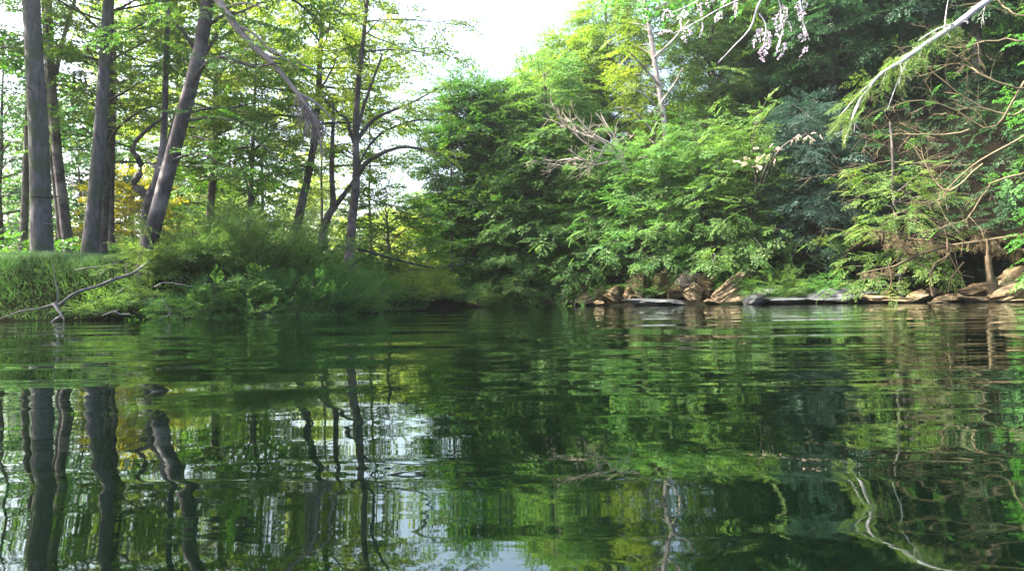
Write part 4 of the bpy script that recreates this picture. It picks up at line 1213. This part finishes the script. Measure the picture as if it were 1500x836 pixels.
i = np.arange(59)[:, None] * nU + np.arange(nU - 1)[None, :]
mb.add(v.reshape(-1, 3), np.stack([i, i + nU, i + nU + 1, i + 1], -1).reshape(-1, 4))
tag(mb.build('riverbank', M['earth']), 'undercut earth bank below the right-hand trees, painted shade-dark', kind='structure')

# roots, debris and hanging stumps under the right bank
rng = np.random.default_rng(240)
rt = MB(); db = MB(); SD = ([], [], [])
rY = 26.6
for pts, w0, w1 in (([(1500, 345), (1460, 350), (1420, 356), (1380, 362), (1340, 376), (1310, 390), (1280, 396), (1255, 402)], 6, 1.6),
                    ([(1400, 360), (1360, 352), (1330, 350), (1300, 340), (1278, 338)], 4, 1.6), ([(1345, 372), (1320, 355), (1300, 352)], 4, 1.5),
                    ([(1500, 366), (1470, 366), (1450, 358), (1430, 346)], 5, 2)):
    q, qr = px_trunk(pts, rY, w0, w1, 18)
    rt.tube(q, qr, 7, 0.10, rng)
    for k in range(52):
        p, t_, _ = along(q, [rng.uniform(0.0, 1.0)])
        g = grow(rng, p[0], [rng.normal(0, 0.3), rng.normal(0, 0.3), -1], rng.uniform(0.12, 0.55), 3, -0.1, 0.15)
        rt.tube(g, np.linspace(0.012, 0.004, 4), 3)
        SD[0].append(p[0] + rng.normal(0, 0.06, 3)); SD[1].append([rng.normal(0, 0.5), rng.normal(0, 0.5), rng.normal(-0.8, 0.5)]); SD[2].append(rng.uniform(0.18, 0.42))
rb = tuple(at(1400, 362, rY))
root = empty('root_mass', rb, 'tangle of tan roots with dry debris running under the right bank', 'roots')
rt.build('roots', M['root'], root, origin=rb)
stamp(db, 'needle', SD[0], SD[1], SD[2], rng, 0.8)
db.build('dry_debris', M['debris'], root, smooth=False, origin=rb)
for name, lb_, cat, segs in (
        ('hanging_root', 'single thin root curving down to the flat tan stone', 'root', [([(1302, 386), (1306, 408), (1303, 422), (1292, 432)], 2.6, 1.6)]),
        ('hanging_root', 'root drooping in an arc that ends in a thick pale knob', 'root', [([(1394, 362), (1386, 376), (1370, 386), (1364, 400)], 2.6, 3.4), ([(1364, 398), (1363, 412), (1365, 424), (1366, 432)], 4.6, 5.5), ([(1366, 422), (1367, 428), (1367, 434)], 8, 5)]),
        ('hanging_root', 'crossed pair of thin roots right of the knobbed root', 'root', [([(1390, 372), (1400, 392), (1408, 402), (1426, 406)], 3, 1.5), ([(1412, 384), (1400, 398), (1392, 412), (1389, 428)], 3, 2), ([(1388, 350), (1388, 366), (1392, 380)], 3, 2)]),
        ('hanging_stump', 'rough hanging dead stump with a bulbous foot near the right edge', 'stump', [([(1446, 350), (1447, 362), (1447, 376)], 3, 5), ([(1447, 374), (1449, 392), (1451, 408), (1452, 416)], 10, 12), ([(1452, 412), (1455, 422), (1456, 432)], 16, 12), ([(1466, 408), (1452, 412), (1440, 418)], 4, 3)])):
    mb = MB()
    for pts, w0, w1 in segs:
        q, qr = px_trunk(pts, rY - 0.1, w0, w1, 12)
        mb.tube(q, qr, 7, 0.12, rng)
    tag(mb.build(name, M['root'], origin=tuple(at(*segs[0][0][0], rY - 0.1))), lb_, cat, 'roots hanging under the right bank')

# ------------------------------------------------------------------ driftwood on the left
rng = np.random.default_rng(250)
def wood_thing(name, label, cat, segs, mat, group=None):
    mb = MB(); o0 = None
    for pts, Y, w0, w1 in segs:
        q, qr = px_trunk(pts, Y, w0 * 0.62, w1 * 0.55, 16)
        if o0 is None: o0 = tuple(q[0])
        mb.tube(q, qr, 7, 0.08, rng)
    return tag(mb.build(name, M[mat], origin=o0), label, cat, group)


wood_thing('fallen_branch', 'long bleached fallen branch slanting from the leaning tree to the water', 'branch', [
    ([(222, 380), (196, 400), (170, 408), (140, 420), (112, 428), (92, 442), (82, 449)], [16.9, 16.6, 16.4, 16.1, 15.8, 15.5, 15.3], 8, 6),
    ([(190, 402), (184, 394), (186, 385)], [16.5, 16.5, 16.5], 4, 2), ([(82, 449), (85, 430), (80, 408), (78, 385)], [15.3, 15.3, 15.3, 15.3], 5, 2),
    ([(78, 444), (86, 456), (90, 462), (80, 468), (71, 474)], [15.3, 15.2, 15.15, 15.1, 15.0], 7, 4), ([(78, 446), (55, 452), (32, 455), (12, 462), (-10, 470)], [15.3, 15.2, 15.1, 15.0, 14.9], 5, 3),
    ([(88, 460), (94, 468), (92, 474)], [15.1, 15.0, 15.0], 4, 2)], 'dead_grey')
wood_thing('fallen_branch', 'dark bare branch lying in the grass above the bleached one', 'branch', [([(110, 396), (125, 393), (160, 388), (190, 378)], [17.2, 17.1, 17.0, 17.0], 4, 3)], 'bark_dark')
wood_thing('driftwood', 'short pale crook of driftwood at the waterline below the leaning tree', 'driftwood', [([(238, 438), (242, 446), (249, 455), (246, 462), (233, 466)], [15.9, 15.8, 15.8, 15.7, 15.6], 4, 3)], 'dead_grey', 'driftwood along the left waterline')
wood_thing('driftwood', 'stubby pale driftwood between the bleached branch and the crook', 'driftwood', [([(150, 462), (168, 456), (176, 460), (190, 460)], [15.6] * 4, 3, 4), ([(170, 458), (173, 451)], [15.6] * 2, 4, 2)], 'dead_grey', 'driftwood along the left waterline')
wood_thing('driftwood', 'thin arched stick at the bushes right of the leaning tree', 'driftwood', [([(226, 420), (240, 414), (262, 416), (280, 420)], [16.6] * 4, 3, 2)], 'dead_grey', 'driftwood along the left waterline')
wood_thing('driftwood', 'small pale stick in the water below the end of the thicket', 'driftwood', [([(378, 448), (384, 458), (392, 461), (408, 461)], [17.0] * 4, 3, 2)], 'dead_grey', 'driftwood along the left waterline')
wood_thing('fallen_log', 'dark fallen trunk lying behind the foot of the slender forked tree', 'trunk', [([(492, 361), (530, 366), (580, 380), (640, 392), (690, 384)], [26, 27, 28.5, 30, 31], 7, 3), ([(655, 390), (670, 382), (690, 378)], [30.3, 30.6, 31], 3, 1.5)], 'bark_dark')

# ================================================================== HAZE
HAZE = 0.0007
if HAZE > 0:
    m, nt, out = nm('haze_air')
    pv = nt.nodes.new('ShaderNodeVolumePrincipled')
    pv.inputs['Color'].default_value = (0.93, 1.0, 0.95, 1)
    pv.inputs['Density'].default_value = HAZE
    pv.inputs['Anisotropy'].default_value = 0.7
    nt.links.new(pv.outputs[0], out.inputs['Volume'])
    mb = MB()
    x0, x1, y0, y1, z0, z1 = -300, 300, -300, 330, -2.2, 42
    v = [(x, y, z) for z in (z0, z1) for y in (y0, y1) for x in (x0, x1)]
    mb.add(v, [(0, 2, 3, 1), (4, 5, 7, 6), (0, 1, 5, 4), (2, 6, 7, 3), (0, 4, 6, 2), (1, 3, 7, 5)])
    tag(mb.build('haze', m, smooth=False), 'thin bright morning haze in the air', kind='stuff')

# ================================================================== LIGHT, SKY, CAMERA
to_sun = unit([-0.68, 0.06, 0.73])
el = math.asin(to_sun[2]); azi = math.atan2(to_sun[0], to_sun[1])
w = bpy.data.worlds.new('World'); sc.world = w; w.use_nodes = True
nt = w.node_tree; nt.nodes.clear()
wo = nt.nodes.new('ShaderNodeOutputWorld'); bg = nt.nodes.new('ShaderNodeBackground'); sk = nt.nodes.new('ShaderNodeTexSky')
sk.sky_type = 'NISHITA'; sk.sun_disc = False; sk.sun_elevation = el; sk.sun_rotation = azi
sk.dust_density = 6.0; sk.air_density = 1.0
bg.inputs['Strength'].default_value = 0.14
nt.links.new(sk.outputs[0], bg.inputs['Color']); nt.links.new(bg.outputs[0], wo.inputs['Surface'])
sd = bpy.data.lights.new('sun', 'SUN'); sd.energy = 5.0; sd.angle = rad(0.5); sd.color = (1.0, 0.93, 0.79)
so = bpy.data.objects.new('sun', sd); COL.objects.link(so)
so.rotation_euler = Vector(-to_sun).to_track_quat('-Z', 'Y').to_euler()
so.location = (-30, 0, 40)

cd = bpy.data.cameras.new('camera'); cam = bpy.data.objects.new('camera', cd); COL.objects.link(cam)
cd.sensor_width = 36; cd.lens = FPX / 1500 * 36; cd.clip_start = 0.02; cd.clip_end = 2000
from mathutils import Matrix
mw = Matrix(((Rv[0], Uv[0], -Fv[0], CAM[0]), (Rv[1], Uv[1], -Fv[1], CAM[1]), (Rv[2], Uv[2], -Fv[2], CAM[2]), (0, 0, 0, 1)))
cam.matrix_world = mw
sc.camera = cam
sc.view_settings.view_transform = 'Standard'; sc.view_settings.look = 'None'
sc.view_settings.exposure = 2.6; sc.view_settings.gamma = 1
cy = sc.cycles
cy.use_denoising = True
cy.max_bounces = 8; cy.diffuse_bounces = 3; cy.glossy_bounces = 3; cy.transmission_bounces = 4; cy.volume_bounces = 0
cy.sample_clamp_indirect = 6
cy.caustics_reflective = False; cy.caustics_refractive = False
